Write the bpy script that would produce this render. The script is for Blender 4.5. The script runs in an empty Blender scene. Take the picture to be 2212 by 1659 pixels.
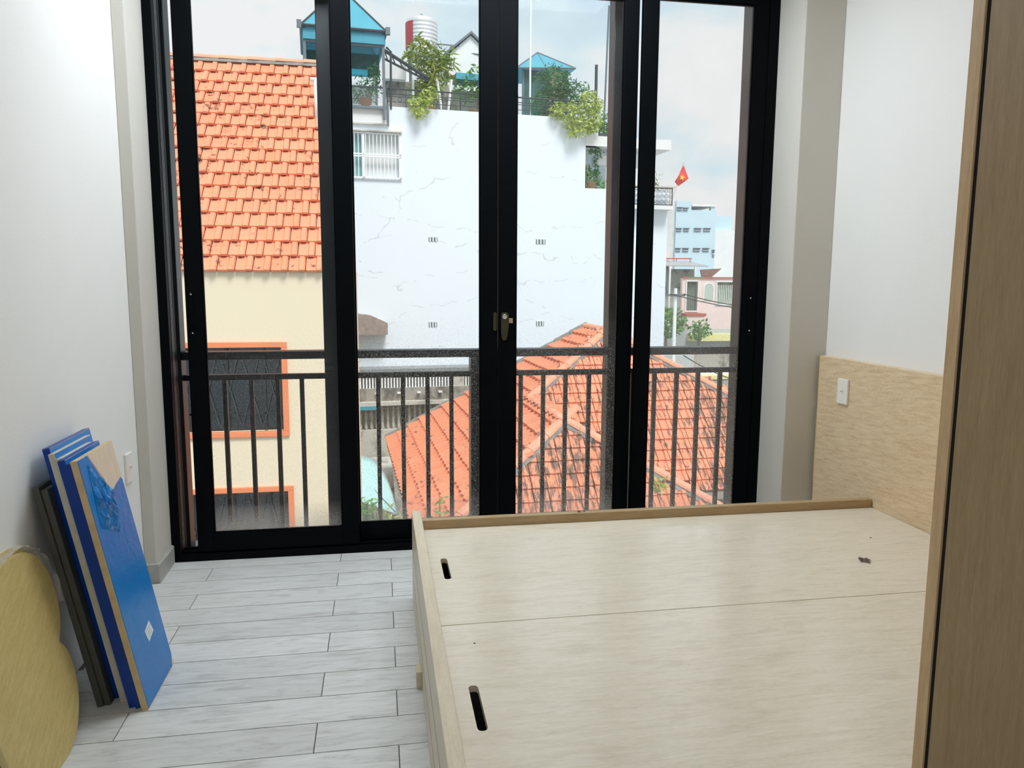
import bpy, bmesh, math, random
from mathutils import Vector, Matrix
random.seed(7)
R = math.radians
sc = bpy.context.scene
col = sc.collection

# ------------------------------------------------------------------ camera
cd = bpy.data.cameras.new('camera'); cam = bpy.data.objects.new('camera', cd); col.objects.link(cam)
cd.sensor_width = 36.0; cd.sensor_fit = 'HORIZONTAL'; cd.lens = 1642.5 / 2212 * 36.0
cd.clip_start = 0.05; cd.clip_end = 2000
YAW, PITCH, ROLL = R(9.838), R(7.641), R(0.2943)
fw = Vector((math.sin(YAW)*math.cos(PITCH), math.cos(YAW)*math.cos(PITCH), -math.sin(PITCH)))
rt = Vector((math.cos(YAW), -math.sin(YAW), 0)); up = rt.cross(fw)
rt2 = math.cos(ROLL)*rt + math.sin(ROLL)*up; up2 = -math.sin(ROLL)*rt + math.cos(ROLL)*up
m = Matrix((rt2, up2, -fw)).transposed().to_4x4(); m.translation = Vector((0, 0, 1.35))
cam.matrix_world = m
sc.camera = cam

# ------------------------------------------------------------------ world, sun, exposure
def srgb(h, k=1.0):
    h = h.lstrip('#'); v = [int(h[i:i+2], 16)/255 for i in (0, 2, 4)]
    return tuple(k*(c/12.92 if c <= .04045 else ((c+.055)/1.055)**2.4) for c in v) + (1,)
w = bpy.data.worlds.new('sky'); sc.world = w; w.use_nodes = True
nt = w.node_tree; nt.nodes.clear(); L = nt.links.new
tc = nt.nodes.new('ShaderNodeTexCoord'); mp = nt.nodes.new('ShaderNodeMapping'); mp.inputs['Scale'].default_value = (1, 1, 2.2)
L(tc.outputs['Generated'], mp.inputs['Vector'])
nz = nt.nodes.new('ShaderNodeTexNoise'); nz.inputs['Scale'].default_value = 3.6; nz.inputs['Detail'].default_value = 7; nz.inputs['Roughness'].default_value = .55
L(mp.outputs[0], nz.inputs['Vector'])
cr = nt.nodes.new('ShaderNodeValToRGB'); el = cr.color_ramp.elements
el[0].position = .33; el[0].color = srgb('#cde4f4'); el[1].position = .58; el[1].color = srgb('#fafbfc')
e = el.new(.46); e.color = srgb('#ddf2fa')
L(nz.outputs[0], cr.inputs[0])
bg = nt.nodes.new('ShaderNodeBackground'); bg.inputs['Strength'].default_value = .58
wo = nt.nodes.new('ShaderNodeOutputWorld'); L(cr.outputs[0], bg.inputs[0]); L(bg.outputs[0], wo.inputs[0])
sd = bpy.data.lights.new('sun', 'SUN'); sun = bpy.data.objects.new('sun', sd); col.objects.link(sun)
sd.energy = 2.05; sd.angle = R(20.0); sd.color = (1, .98, .95)
sun.rotation_euler = Vector((-.16, .52, -.83)).to_track_quat('-Z', 'Y').to_euler()
sun.location = (5, -15, 30)
vs = sc.view_settings; vs.view_transform = 'Standard'; vs.look = 'None'; vs.gamma = 1.0; vs.use_curve_mapping = False; vs.exposure = 0.7
FILL_LIGHT = 8.8  # emission of the added, unseen ceiling fill panels
sc.cycles.sample_clamp_indirect = 0; sc.cycles.diffuse_bounces = 6; sc.cycles.max_bounces = 16; sc.cycles.transparent_max_bounces = 24

# ------------------------------------------------------------------ materials
def new_mat(name):
    m = bpy.data.materials.new(name); m.use_nodes = True
    n = m.node_tree.nodes; b = n['Principled BSDF']
    return m, m.node_tree, n, b
def plain(name, c, rough=.6, metal=0.0, var=.0, scale=6.0, spec=.5, bump=0.0, bscale=80., stretch=(1, 1, 1), rnd=0.0):
    m, t, n, b = new_mat(name)
    c = srgb(c) if isinstance(c, str) else c
    b.inputs['Roughness'].default_value = rough; b.inputs['Metallic'].default_value = metal
    b.inputs['Specular IOR Level'].default_value = spec; b.inputs['Base Color'].default_value = c
    if var or bump or rnd:
        g = n.new('ShaderNodeNewGeometry'); mp = n.new('ShaderNodeMapping'); mp.inputs['Scale'].default_value = stretch
        t.links.new(g.outputs['Position'], mp.inputs[0])
    if var or rnd:
        nz = n.new('ShaderNodeTexNoise'); nz.inputs['Scale'].default_value = scale; nz.inputs['Detail'].default_value = 6
        t.links.new(mp.outputs[0], nz.inputs['Vector'])
        r = n.new('ShaderNodeMapRange'); r.inputs['From Min'].default_value = .3; r.inputs['From Max'].default_value = .7
        r.inputs['To Min'].default_value = 1-var; r.inputs['To Max'].default_value = 1+var*.6
        t.links.new(nz.outputs[0], r.inputs[0])
        h = n.new('ShaderNodeHueSaturation'); h.inputs['Color'].default_value = c
        if rnd:
            oi = n.new('ShaderNodeObjectInfo'); mm = n.new('ShaderNodeMapRange'); mm.inputs['To Min'].default_value = 1-rnd; mm.inputs['To Max'].default_value = 1+rnd
            t.links.new(oi.outputs['Random'], mm.inputs[0]); mu = n.new('ShaderNodeMath'); mu.operation = 'MULTIPLY'
            t.links.new(mm.outputs[0], mu.inputs[0]); t.links.new(r.outputs[0], mu.inputs[1]); t.links.new(mu.outputs[0], h.inputs['Value'])
        else:
            t.links.new(r.outputs[0], h.inputs['Value'])
        t.links.new(h.outputs[0], b.inputs['Base Color'])
    if bump:
        nb = n.new('ShaderNodeTexNoise'); nb.inputs['Scale'].default_value = bscale; nb.inputs['Detail'].default_value = 3
        t.links.new(mp.outputs[0], nb.inputs['Vector'])
        bp = n.new('ShaderNodeBump'); bp.inputs['Strength'].default_value = bump; bp.inputs['Distance'].default_value = .01
        t.links.new(nb.outputs[0], bp.inputs['Height']); t.links.new(bp.outputs[0], b.inputs['Normal'])
    return m
def wood(name, stretch, c0, c1, c2, rough=.4, smudge=0.0, rot=(0, 0, 0), bw=.0):
    """wood-grain laminate: fine long grain plus broad figure, optionally with dusty smudges"""
    m, t, n, b = new_mat(name)
    g = n.new('ShaderNodeNewGeometry'); mr = n.new('ShaderNodeMapping'); mr.inputs['Rotation'].default_value = rot
    t.links.new(g.outputs['Position'], mr.inputs[0])
    mp = n.new('ShaderNodeMapping'); mp.inputs['Scale'].default_value = stretch; t.links.new(mr.outputs[0], mp.inputs[0])
    a = n.new('ShaderNodeTexNoise'); a.inputs['Scale'].default_value = 9; a.inputs['Detail'].default_value = 8; a.inputs['Roughness'].default_value = .6; a.inputs['Distortion'].default_value = .6
    t.links.new(mp.outputs[0], a.inputs['Vector'])
    f = n.new('ShaderNodeTexNoise'); f.inputs['Scale'].default_value = 55; f.inputs['Detail'].default_value = 4
    t.links.new(mp.outputs[0], f.inputs['Vector'])
    ad = n.new('ShaderNodeMix'); ad.inputs[0].default_value = .4; t.links.new(a.outputs[0], ad.inputs[2]); t.links.new(f.outputs[0], ad.inputs[3])
    cr = n.new('ShaderNodeValToRGB'); el = cr.color_ramp.elements
    el[0].position = .33; el[0].color = srgb(c0); el[1].position = .68; el[1].color = srgb(c2); e = el.new(.5); e.color = srgb(c1)
    t.links.new(ad.outputs[0], cr.inputs[0]); out = cr.outputs[0]
    b.inputs['Roughness'].default_value = rough
    if smudge:
        s = n.new('ShaderNodeTexNoise'); s.inputs['Scale'].default_value = 6.5; s.inputs['Detail'].default_value = 9; s.inputs['Roughness'].default_value = .6; s.inputs['Distortion'].default_value = .2
        sm = n.new('ShaderNodeMapping'); sm.inputs['Scale'].default_value = (1, 2.2, 1); t.links.new(g.outputs['Position'], sm.inputs[0]); t.links.new(sm.outputs[0], s.inputs['Vector'])
        sr = n.new('ShaderNodeValToRGB'); sr.color_ramp.elements[0].position = .54; sr.color_ramp.elements[1].position = .80
        sr.color_ramp.elements[1].color = (smudge, smudge, smudge, 1); t.links.new(s.outputs[0], sr.inputs[0])
        mx = n.new('ShaderNodeMix'); mx.data_type = 'RGBA'; t.links.new(sr.outputs[0], mx.inputs[0]); t.links.new(out, mx.inputs[6]); mx.inputs[7].default_value = srgb('#8f7a5c'); out = mx.outputs[2]
        s2 = n.new('ShaderNodeTexNoise'); s2.inputs['Scale'].default_value = 1.3; s2.inputs['Detail'].default_value = 8; t.links.new(sm.outputs[0], s2.inputs['Vector'])
        r2 = n.new('ShaderNodeMapRange'); r2.inputs['From Min'].default_value = .35; r2.inputs['From Max'].default_value = .65; r2.inputs['To Min'].default_value = rough-.04; r2.inputs['To Max'].default_value = rough+.07
        t.links.new(s2.outputs[0], r2.inputs[0]); t.links.new(r2.outputs[0], b.inputs['Roughness'])
    t.links.new(out, b.inputs['Base Color'])
    return m
def tile_mat(name, c0, c1, dark, amount, streak=(1, 1, 1), local=0.5):
    """terracotta with sooty moss stains in irregular patches"""
    m, t, n, b = new_mat(name); b.inputs['Roughness'].default_value = .75; b.inputs['Specular IOR Level'].default_value = .25
    g = n.new('ShaderNodeNewGeometry'); mp = n.new('ShaderNodeMapping'); mp.inputs['Scale'].default_value = streak
    t.links.new(g.outputs['Position'], mp.inputs[0])
    a = n.new('ShaderNodeTexNoise'); a.inputs['Scale'].default_value = 1.6; a.inputs['Detail'].default_value = 4; t.links.new(g.outputs['Position'], a.inputs['Vector'])
    oi = n.new('ShaderNodeObjectInfo')
    mx0 = n.new('ShaderNodeMix'); mx0.inputs[0].default_value = .5; t.links.new(a.outputs[0], mx0.inputs[2]); t.links.new(oi.outputs['Random'], mx0.inputs[3])
    c = n.new('ShaderNodeMix'); c.data_type = 'RGBA'; t.links.new(mx0.outputs[0], c.inputs[0]); c.inputs[6].default_value = srgb(c0); c.inputs[7].default_value = srgb(c1)
    d = n.new('ShaderNodeTexNoise'); d.inputs['Scale'].default_value = 5.5; d.inputs['Detail'].default_value = 9; d.inputs['Roughness'].default_value = .7; t.links.new(mp.outputs[0], d.inputs['Vector'])
    d2 = n.new('ShaderNodeTexNoise'); d2.inputs['Scale'].default_value = .55; d2.inputs['Detail'].default_value = 3; t.links.new(g.outputs['Position'], d2.inputs['Vector'])
    s = n.new('ShaderNodeMath'); s.operation = 'MULTIPLY_ADD'; t.links.new(d2.outputs[0], s.inputs[0]); s.inputs[1].default_value = local; t.links.new(d.outputs[0], s.inputs[2])
    r = n.new('ShaderNodeValToRGB'); r.color_ramp.elements[0].position = amount; r.color_ramp.elements[1].position = amount+.07
    r.color_ramp.elements[1].color = (.85, .85, .85, 1); t.links.new(s.outputs[0], r.inputs[0])
    mx = n.new('ShaderNodeMix'); mx.data_type = 'RGBA'; t.links.new(r.outputs[0], mx.inputs[0]); t.links.new(c.outputs[2], mx.inputs[6]); mx.inputs[7].default_value = srgb(dark)
    t.links.new(mx.outputs[2], b.inputs['Base Color'])
    return m
def stained(name, c, stain, amount=.6, scale=1.2, rough=.85, stretch=(1, 1, .45), mix=.8, crack=False):
    m, t, n, b = new_mat(name); b.inputs['Roughness'].default_value = rough; b.inputs['Specular IOR Level'].default_value = .2
    g = n.new('ShaderNodeNewGeometry'); mp = n.new('ShaderNodeMapping'); mp.inputs['Scale'].default_value = stretch; t.links.new(g.outputs['Position'], mp.inputs[0])
    d = n.new('ShaderNodeTexNoise'); d.inputs['Scale'].default_value = scale; d.inputs['Detail'].default_value = 10; d.inputs['Roughness'].default_value = .68; t.links.new(mp.outputs[0], d.inputs['Vector'])
    r = n.new('ShaderNodeValToRGB'); r.color_ramp.elements[0].position = amount; r.color_ramp.elements[1].position = amount+.12; r.color_ramp.elements[1].color = (mix, mix, mix, 1); t.links.new(d.outputs[0], r.inputs[0])
    mx = n.new('ShaderNodeMix'); mx.data_type = 'RGBA'; t.links.new(r.outputs[0], mx.inputs[0]); mx.inputs[6].default_value = srgb(c); mx.inputs[7].default_value = srgb(stain); out = mx.outputs[2]
    if crack:
        v = n.new('ShaderNodeTexVoronoi'); v.feature = 'DISTANCE_TO_EDGE'; v.inputs['Scale'].default_value = .5
        dm = n.new('ShaderNodeMapping'); dm.inputs['Scale'].default_value = (.55, 1, 1.5); t.links.new(g.outputs['Position'], dm.inputs[0])
        w2 = n.new('ShaderNodeTexNoise'); w2.inputs['Scale'].default_value = 2.2; t.links.new(g.outputs['Position'], w2.inputs['Vector'])
        va = n.new('ShaderNodeVectorMath'); va.operation = 'MULTIPLY_ADD'; t.links.new(w2.outputs['Color'], va.inputs[0]); va.inputs[1].default_value = (.5, .5, .5); t.links.new(dm.outputs[0], va.inputs[2])
        t.links.new(va.outputs[0], v.inputs['Vector'])
        lt = n.new('ShaderNodeMath'); lt.operation = 'LESS_THAN'; lt.inputs[1].default_value = .006; t.links.new(v.outputs['Distance'], lt.inputs[0])
        gt = n.new('ShaderNodeMath'); gt.operation = 'GREATER_THAN'; gt.inputs[1].default_value = .5; t.links.new(w2.outputs[0], gt.inputs[0])
        mu = n.new('ShaderNodeMath'); mu.operation = 'MULTIPLY'; t.links.new(lt.outputs[0], mu.inputs[0]); t.links.new(gt.outputs[0], mu.inputs[1])
        m2 = n.new('ShaderNodeMath'); m2.operation = 'MULTIPLY'; t.links.new(mu.outputs[0], m2.inputs[0]); m2.inputs[1].default_value = .28
        mx2 = n.new('ShaderNodeMix'); mx2.data_type = 'RGBA'; t.links.new(m2.outputs[0], mx2.inputs[0]); t.links.new(out, mx2.inputs[6]); mx2.inputs[7].default_value = srgb('#8f9699'); out = mx2.outputs[2]
    t.links.new(out, b.inputs['Base Color'])
    return m
def glass_mat(name, dust=.3, speck=.0, low=.5):
    """thin window glass: clear, faintly mirror-like, with dust specks and a grimy film towards the sill"""
    m = bpy.data.materials.new(name); m.use_nodes = True; t = m.node_tree; n = t.nodes; n.clear(); l = t.links.new
    out = n.new('ShaderNodeOutputMaterial'); tr = n.new('ShaderNodeBsdfTransparent'); tr.inputs[0].default_value = (.985, .99, .99, 1)
    gl = n.new('ShaderNodeBsdfGlossy'); gl.inputs['Roughness'].default_value = .02
    lw = n.new('ShaderNodeFresnel'); lw.inputs['IOR'].default_value = 1.12
    m1 = n.new('ShaderNodeMixShader'); l(lw.outputs[0], m1.inputs[0]); l(tr.outputs[0], m1.inputs[1]); l(gl.outputs[0], m1.inputs[2])
    df = n.new('ShaderNodeBsdfDiffuse'); df.inputs[0].default_value = srgb('#d9d9d4'); tl = n.new('ShaderNodeBsdfTranslucent'); tl.inputs[0].default_value = (.97, .97, .96, 1)
    md = n.new('ShaderNodeMixShader'); md.inputs[0].default_value = .85; l(df.outputs[0], md.inputs[1]); l(tl.outputs[0], md.inputs[2])
    g = n.new('ShaderNodeNewGeometry'); sp = n.new('ShaderNodeSeparateXYZ'); l(g.outputs['Position'], sp.inputs[0])
    a = n.new('ShaderNodeTexNoise'); a.inputs['Scale'].default_value = 190; a.inputs['Detail'].default_value = 2; l(g.outputs['Position'], a.inputs['Vector'])
    r = n.new('ShaderNodeMapRange'); r.inputs['From Min'].default_value = .52; r.inputs['From Max'].default_value = .68; r.inputs['To Max'].default_value = speck; l(a.outputs[0], r.inputs[0])
    # specks thin out above the rail
    zr = n.new('ShaderNodeMapRange'); zr.inputs['From Min'].default_value = 1.2; zr.inputs['From Max'].default_value = .96; zr.inputs['To Min'].default_value = .04; zr.inputs['To Max'].default_value = 1; l(sp.outputs['Z'], zr.inputs[0])
    mu = n.new('ShaderNodeMath'); mu.operation = 'MULTIPLY'; l(r.outputs[0], mu.inputs[0]); l(zr.outputs[0], mu.inputs[1])
    b = n.new('ShaderNodeTexNoise'); b.inputs['Scale'].default_value = 4; b.inputs['Detail'].default_value = 6; l(g.outputs['Position'], b.inputs['Vector'])
    zl = n.new('ShaderNodeMapRange'); zl.inputs['From Min'].default_value = .27; zl.inputs['From Max'].default_value = .12; zl.inputs['To Max'].default_value = low; l(sp.outputs['Z'], zl.inputs[0])
    mb = n.new('ShaderNodeMath'); mb.operation = 'MULTIPLY'; l(b.outputs[0], mb.inputs[0]); l(zl.outputs[0], mb.inputs[1])
    ad = n.new('ShaderNodeMath'); ad.operation = 'ADD'; l(mu.outputs[0], ad.inputs[0]); l(mb.outputs[0], ad.inputs[1])
    ad2 = n.new('ShaderNodeMath'); ad2.operation = 'MULTIPLY_ADD'; l(b.outputs[0], ad2.inputs[0]); ad2.inputs[1].default_value = dust; l(ad.outputs[0], ad2.inputs[2])
    m2 = n.new('ShaderNodeMixShader'); l(ad2.outputs[0], m2.inputs[0]); l(m1.outputs[0], m2.inputs[1]); l(md.outputs[0], m2.inputs[2])
    l(m2.outputs[0], out.inputs[0])
    return m
def leaf_mat(name, c0, c1):
    m, t, n, b = new_mat(name); b.inputs['Roughness'].default_value = .5; b.inputs['Specular IOR Level'].default_value = .3
    g = n.new('ShaderNodeNewGeometry'); c = n.new('ShaderNodeMix'); c.data_type = 'RGBA'; t.links.new(g.outputs['Random Per Island'], c.inputs[0])
    c.inputs[6].default_value = srgb(c0); c.inputs[7].default_value = srgb(c1); t.links.new(c.outputs[2], b.inputs['Base Color'])
    tl = n.new('ShaderNodeBsdfTranslucent'); t.links.new(c.outputs[2], tl.inputs[0])
    mx = n.new('ShaderNodeMixShader'); mx.inputs[0].default_value = .3; t.links.new(b.outputs[0], mx.inputs[1]); t.links.new(tl.outputs[0], mx.inputs[2])
    t.links.new(mx.outputs[0], n['Material Output'].inputs[0])
    return m

# ------------------------------------------------------------------ mesh helpers
class MB:
    def __init__(s): s.v = []; s.f = []
    def add(s, vs, fs):
        k = len(s.v); s.v += [tuple(p) for p in vs]; s.f += [tuple(i+k for i in q) for q in fs]; return s
    def box(s, x0, x1, y0, y1, z0, z1, M=None):
        vs = [Vector(p) for p in ((x0, y0, z0), (x1, y0, z0), (x1, y1, z0), (x0, y1, z0), (x0, y0, z1), (x1, y0, z1), (x1, y1, z1), (x0, y1, z1))]
        if M: vs = [M @ p for p in vs]
        return s.add(vs, ((0, 3, 2, 1), (4, 5, 6, 7), (0, 1, 5, 4), (1, 2, 6, 5), (2, 3, 7, 6), (3, 0, 4, 7)))
    def prism(s, pts, d):
        """polygon (3D points, in order) swept along the vector d"""
        n = len(pts); pts = [Vector(p) for p in pts]; d = Vector(d)
        nn = sum(((pts[i]-pts[0]).cross(pts[(i+1) % n]-pts[0]) for i in range(n)), Vector())
        if nn.dot(d) > 0: pts = pts[::-1]
        fs = [tuple(range(n)), tuple(range(2*n-1, n-1, -1))] + [((i+1) % n, i, n+i, n+(i+1) % n) for i in range(n)]
        return s.add(pts+[p+d for p in pts], fs)
    def tube(s, path, r, seg=8, r1=None, caps=True):
        path = [Vector(p) for p in path]; n = len(path); r1 = r if r1 is None else r1; vs = []; fs = []
        for i, p in enumerate(path):
            d = (path[min(i+1, n-1)]-path[max(i-1, 0)]).normalized()
            a = d.orthogonal().normalized() if abs(d.z) < .99 else Vector((1, 0, 0)); b = d.cross(a).normalized(); a = b.cross(d)
            rr = r+(r1-r)*i/max(1, n-1)
            vs += [p+rr*(math.cos(2*math.pi*k/seg)*a+math.sin(2*math.pi*k/seg)*b) for k in range(seg)]
        for i in range(n-1):
            for k in range(seg):
                q = (k+1) % seg; fs.append((i*seg+k, i*seg+q, (i+1)*seg+q, (i+1)*seg+k))
        if caps: fs += [tuple(range(seg-1, -1, -1)), tuple(range((n-1)*seg, n*seg))]
        return s.add(vs, fs)
    def lathe(s, c, prof, seg=24):
        c = Vector(c); vs = []; fs = []; n = len(prof)
        for k in range(seg):
            a = 2*math.pi*k/seg
            vs += [c+Vector((r*math.cos(a), r*math.sin(a), z)) for r, z in prof]
        for k in range(seg):
            q = (k+1) % seg
            fs += [(k*n+i, q*n+i, q*n+i+1, k*n+i+1) for i in range(n-1)]
        return s.add(vs, fs)
    def build(s, name, mat, parent=None, smooth=False, bevel=0.0, kind=None, label=None, seg=2):
        xs = [[p[i] for p in s.v] for i in range(3)]
        c = Vector([(min(x)+max(x))/2 for x in xs])
        me = bpy.data.meshes.new(name); me.from_pydata([tuple(Vector(p)-c) for p in s.v], [], s.f); me.update()
        if mat: me.materials.append(mat)
        if smooth:
            for p in me.polygons: p.use_smooth = True
        o = bpy.data.objects.new(name, me); col.objects.link(o); o.location = c
        if parent: attach(o, parent)
        if bevel:
            bv = o.modifiers.new('bevel', 'BEVEL'); bv.width = bevel; bv.segments = seg; bv.limit_method = 'ANGLE'; bv.angle_limit = R(40)
        if kind: o['kind'] = kind
        if label: o['label'] = label
        return o
WM = {}
def wmat(o):
    if o.name in WM: return WM[o.name]
    mm = o.matrix_basis.copy()
    if o.parent: mm = wmat(o.parent) @ o.matrix_parent_inverse @ mm
    WM[o.name] = mm
    return mm
def attach(o, parent):
    o.parent = parent; o.matrix_parent_inverse = wmat(parent).inverted()
def empty(name, loc=(0, 0, 0), parent=None):
    o = bpy.data.objects.new(name, None); col.objects.link(o); o.location = loc; o.empty_display_size = .1
    if parent: attach(o, parent)
    return o
def tag(o, label=None, cat=None, group=None, kind=None):
    if label: o['label'] = label
    if cat: o['category'] = cat
    if group: o['group'] = group
    if kind: o['kind'] = kind
    return o
def thing(name, loc, label, cat, group=None, kind=None): return tag(empty(name, loc), label, cat, group, kind)
def bx(name, mat, x0, x1, y0, y1, z0, z1, parent=None, bevel=0.0, M=None, **k): return MB().box(x0, x1, y0, y1, z0, z1, M).build(name, mat, parent, bevel=bevel, **k)
def inst(me, name, M, parent):
    """another piece sharing the mesh me, at world matrix M"""
    o = bpy.data.objects.new(name, me); col.objects.link(o); o.matrix_basis = M
    if parent: attach(o, parent)
    return o
def plate_hole(name, outer, hole, z0, z1, mat, parent, bevel=0):
    """flat plate with one opening"""
    bm = bmesh.new()
    def loop(pts):
        vs = [bm.verts.new((x, y, z1)) for x, y in pts]; return [bm.edges.new((vs[i], vs[(i+1) % len(vs)])) for i in range(len(vs))]
    es = loop(outer)+loop(hole)
    bmesh.ops.triangle_fill(bm, edges=es, use_beauty=True, use_dissolve=False)
    r = bmesh.ops.extrude_face_region(bm, geom=bm.faces[:])
    for v in r['geom']:
        if isinstance(v, bmesh.types.BMVert): v.co.z = z0
    bmesh.ops.recalc_face_normals(bm, faces=bm.faces[:])
    me = bpy.data.meshes.new(name); bm.to_mesh(me); bm.free(); me.materials.append(mat)
    o = bpy.data.objects.new(name, me); col.objects.link(o); attach(o, parent)
    return o
def leaves(mb, centre, rad, n, size, droop=0.0, slim=.45, shell=.3):
    """n loose folded leaves filling an ellipsoid"""
    cx = Vector(centre)
    for _ in range(n):
        while True:
            p = Vector((random.uniform(-1, 1), random.uniform(-1, 1), random.uniform(-1, 1)))
            if shell < p.length < 1: break
        p = cx+Vector((p.x*rad[0], p.y*rad[1], p.z*rad[2]))
        d = Vector((random.gauss(0, 1), random.gauss(0, 1), random.gauss(-droop, .6))).normalized()
        sd_ = d.cross(Vector((random.gauss(0, 1), random.gauss(0, 1), random.gauss(0, 1)))).normalized()
        s_ = size*random.uniform(.6, 1.3); nn = d.cross(sd_)
        mb.add([p, p+d*s_*.5+sd_*s_*slim*.5, p+d*s_, p+d*s_*.5-sd_*s_*slim*.5, p+d*s_*.5+nn*s_*.06], ((0, 1, 4), (1, 2, 4), (2, 3, 4), (3, 0, 4)))

# ------------------------------------------------------------------ material set
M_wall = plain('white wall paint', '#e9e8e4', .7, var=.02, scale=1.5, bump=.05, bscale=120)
M_pier = plain('warm white paint darkened for shade', '#c9c5bb', .7, var=.02, scale=1.5, bump=.05, bscale=120)  # darker than the wall paint to stand for shade on the piers
M_ceil = plain('ceiling paint', '#efeeea', .8)
M_skirt = plain('grey skirting tile', '#a8a8a2', .45, var=.15, scale=14)
M_alu = plain('black aluminium', '#05080b', .5, metal=.0, spec=.06)
M_alu_glint = plain('groove glint line', '#b9bcbf', .35, metal=.8)  # pale metal tone that stands for reflections in the jamb grooves
M_steel = plain('grey painted steel', '#101b22', .40, var=.3, scale=9, spec=.38, stretch=(1, 1, .4))
M_grout = plain('dark grout', '#5e5b55', .9)
M_bed = wood('pale oak laminate', (1, 9, 9), '#d3c7b0', '#dfd5c1', '#e6ddcd', .18, smudge=.24)
M_board = wood('pale oak edge board', (9, 1, 9), '#c5b597', '#d0c2a7', '#d9cdb6', .34)
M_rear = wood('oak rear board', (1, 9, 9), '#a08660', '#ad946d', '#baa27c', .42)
M_head = wood('oak headboard laminate', (9, 1.2, 9), '#c2a680', '#dcc49f', '#e8d4b4', .45, rot=(R(6), 0, 0))
M_ward = wood('brown oak wardrobe laminate', (9, 9, .8), '#876f4c', '#947c58', '#a08863', .55)
M_wardedge = wood('oak wardrobe edge', (9, 9, .8), '#b3956c', '#c2a379', '#cdb086', .5)
M_black = plain('dark gap', '#0c0b09', .9)
M_plastic = plain('white plastic', '#eae7df', .4)
M_hole = plain('socket holes', '#3a3733', .6)
M_brass = plain('dull brass lock', '#3f3a2c', .45, metal=.5)
M_chrome = plain('lock cylinder chrome', '#c9c9c6', .25, metal=.9)
M_core = plain('tan board edge', '#cdb48a', .6, var=.12, scale=30)
M_core2 = plain('whitish board edge', '#cfc6b2', .6, var=.1, scale=30)
M_film = plain('blue protective film', '#0677c2', .25, var=.06, spec=.3, scale=7, bump=.25, bscale=26)
M_film_d = plain('dark blue film edge', '#053a92', .3, var=.06, spec=.3, scale=9, bump=.2, bscale=30)
M_film_c = plain('crumpled blue film', '#0a78c4', .08, var=.2, scale=40)
M_grey = plain('dark grey board', '#4d4c45', .6, var=.15, scale=12)
M_ply = plain('bare board face', '#d8c5ac', .5, var=.08, scale=16, stretch=(4, 4, 1))
M_sticker = plain('white sticker', '#dfe4e6', .5)
M_print = plain('faint print', '#a9bac0', .6)
M_table = wood('yellow ash veneer', (9, 1.2, 9), '#b8a261', '#c8b272', '#d4c083', .5, rot=(R(-28), 0, 0))
M_tedge = plain('veneer edge', '#d8c88f', .5)
def clear_film():
    m = bpy.data.materials.new('clear plastic wrap'); m.use_nodes = True; t = m.node_tree; n = t.nodes; n.clear()
    o = n.new('ShaderNodeOutputMaterial'); a = n.new('ShaderNodeBsdfTransparent'); b = n.new('ShaderNodeBsdfPrincipled')
    b.inputs['Base Color'].default_value = srgb('#d9d3c6'); b.inputs['Roughness'].default_value = .2
    x = n.new('ShaderNodeMixShader'); x.inputs[0].default_value = .42
    t.links.new(a.outputs[0], x.inputs[1]); t.links.new(b.outputs[0], x.inputs[2]); t.links.new(x.outputs[0], o.inputs[0])
    return m
M_wrap = clear_film()
M_glassA = glass_mat('dusty glass', .012, .12, .7)
M_glassB = glass_mat('speckled dusty glass', .02, .30, .5)
M_glassC = glass_mat('speckled grimy glass', .06, .30, .4)
M_glassD = glass_mat('grimy hazy glass', .14, .22, .35)
M_leafdry = plain('dry leaf', '#6d5a50', .8, var=.2, scale=60)
M_fill, t_, n_, b_ = new_mat('fill light diffuser'); b_.inputs['Emission Color'].default_value = (.88, .97, 1.06, 1); b_.inputs['Emission Strength'].default_value = FILL_LIGHT

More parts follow.
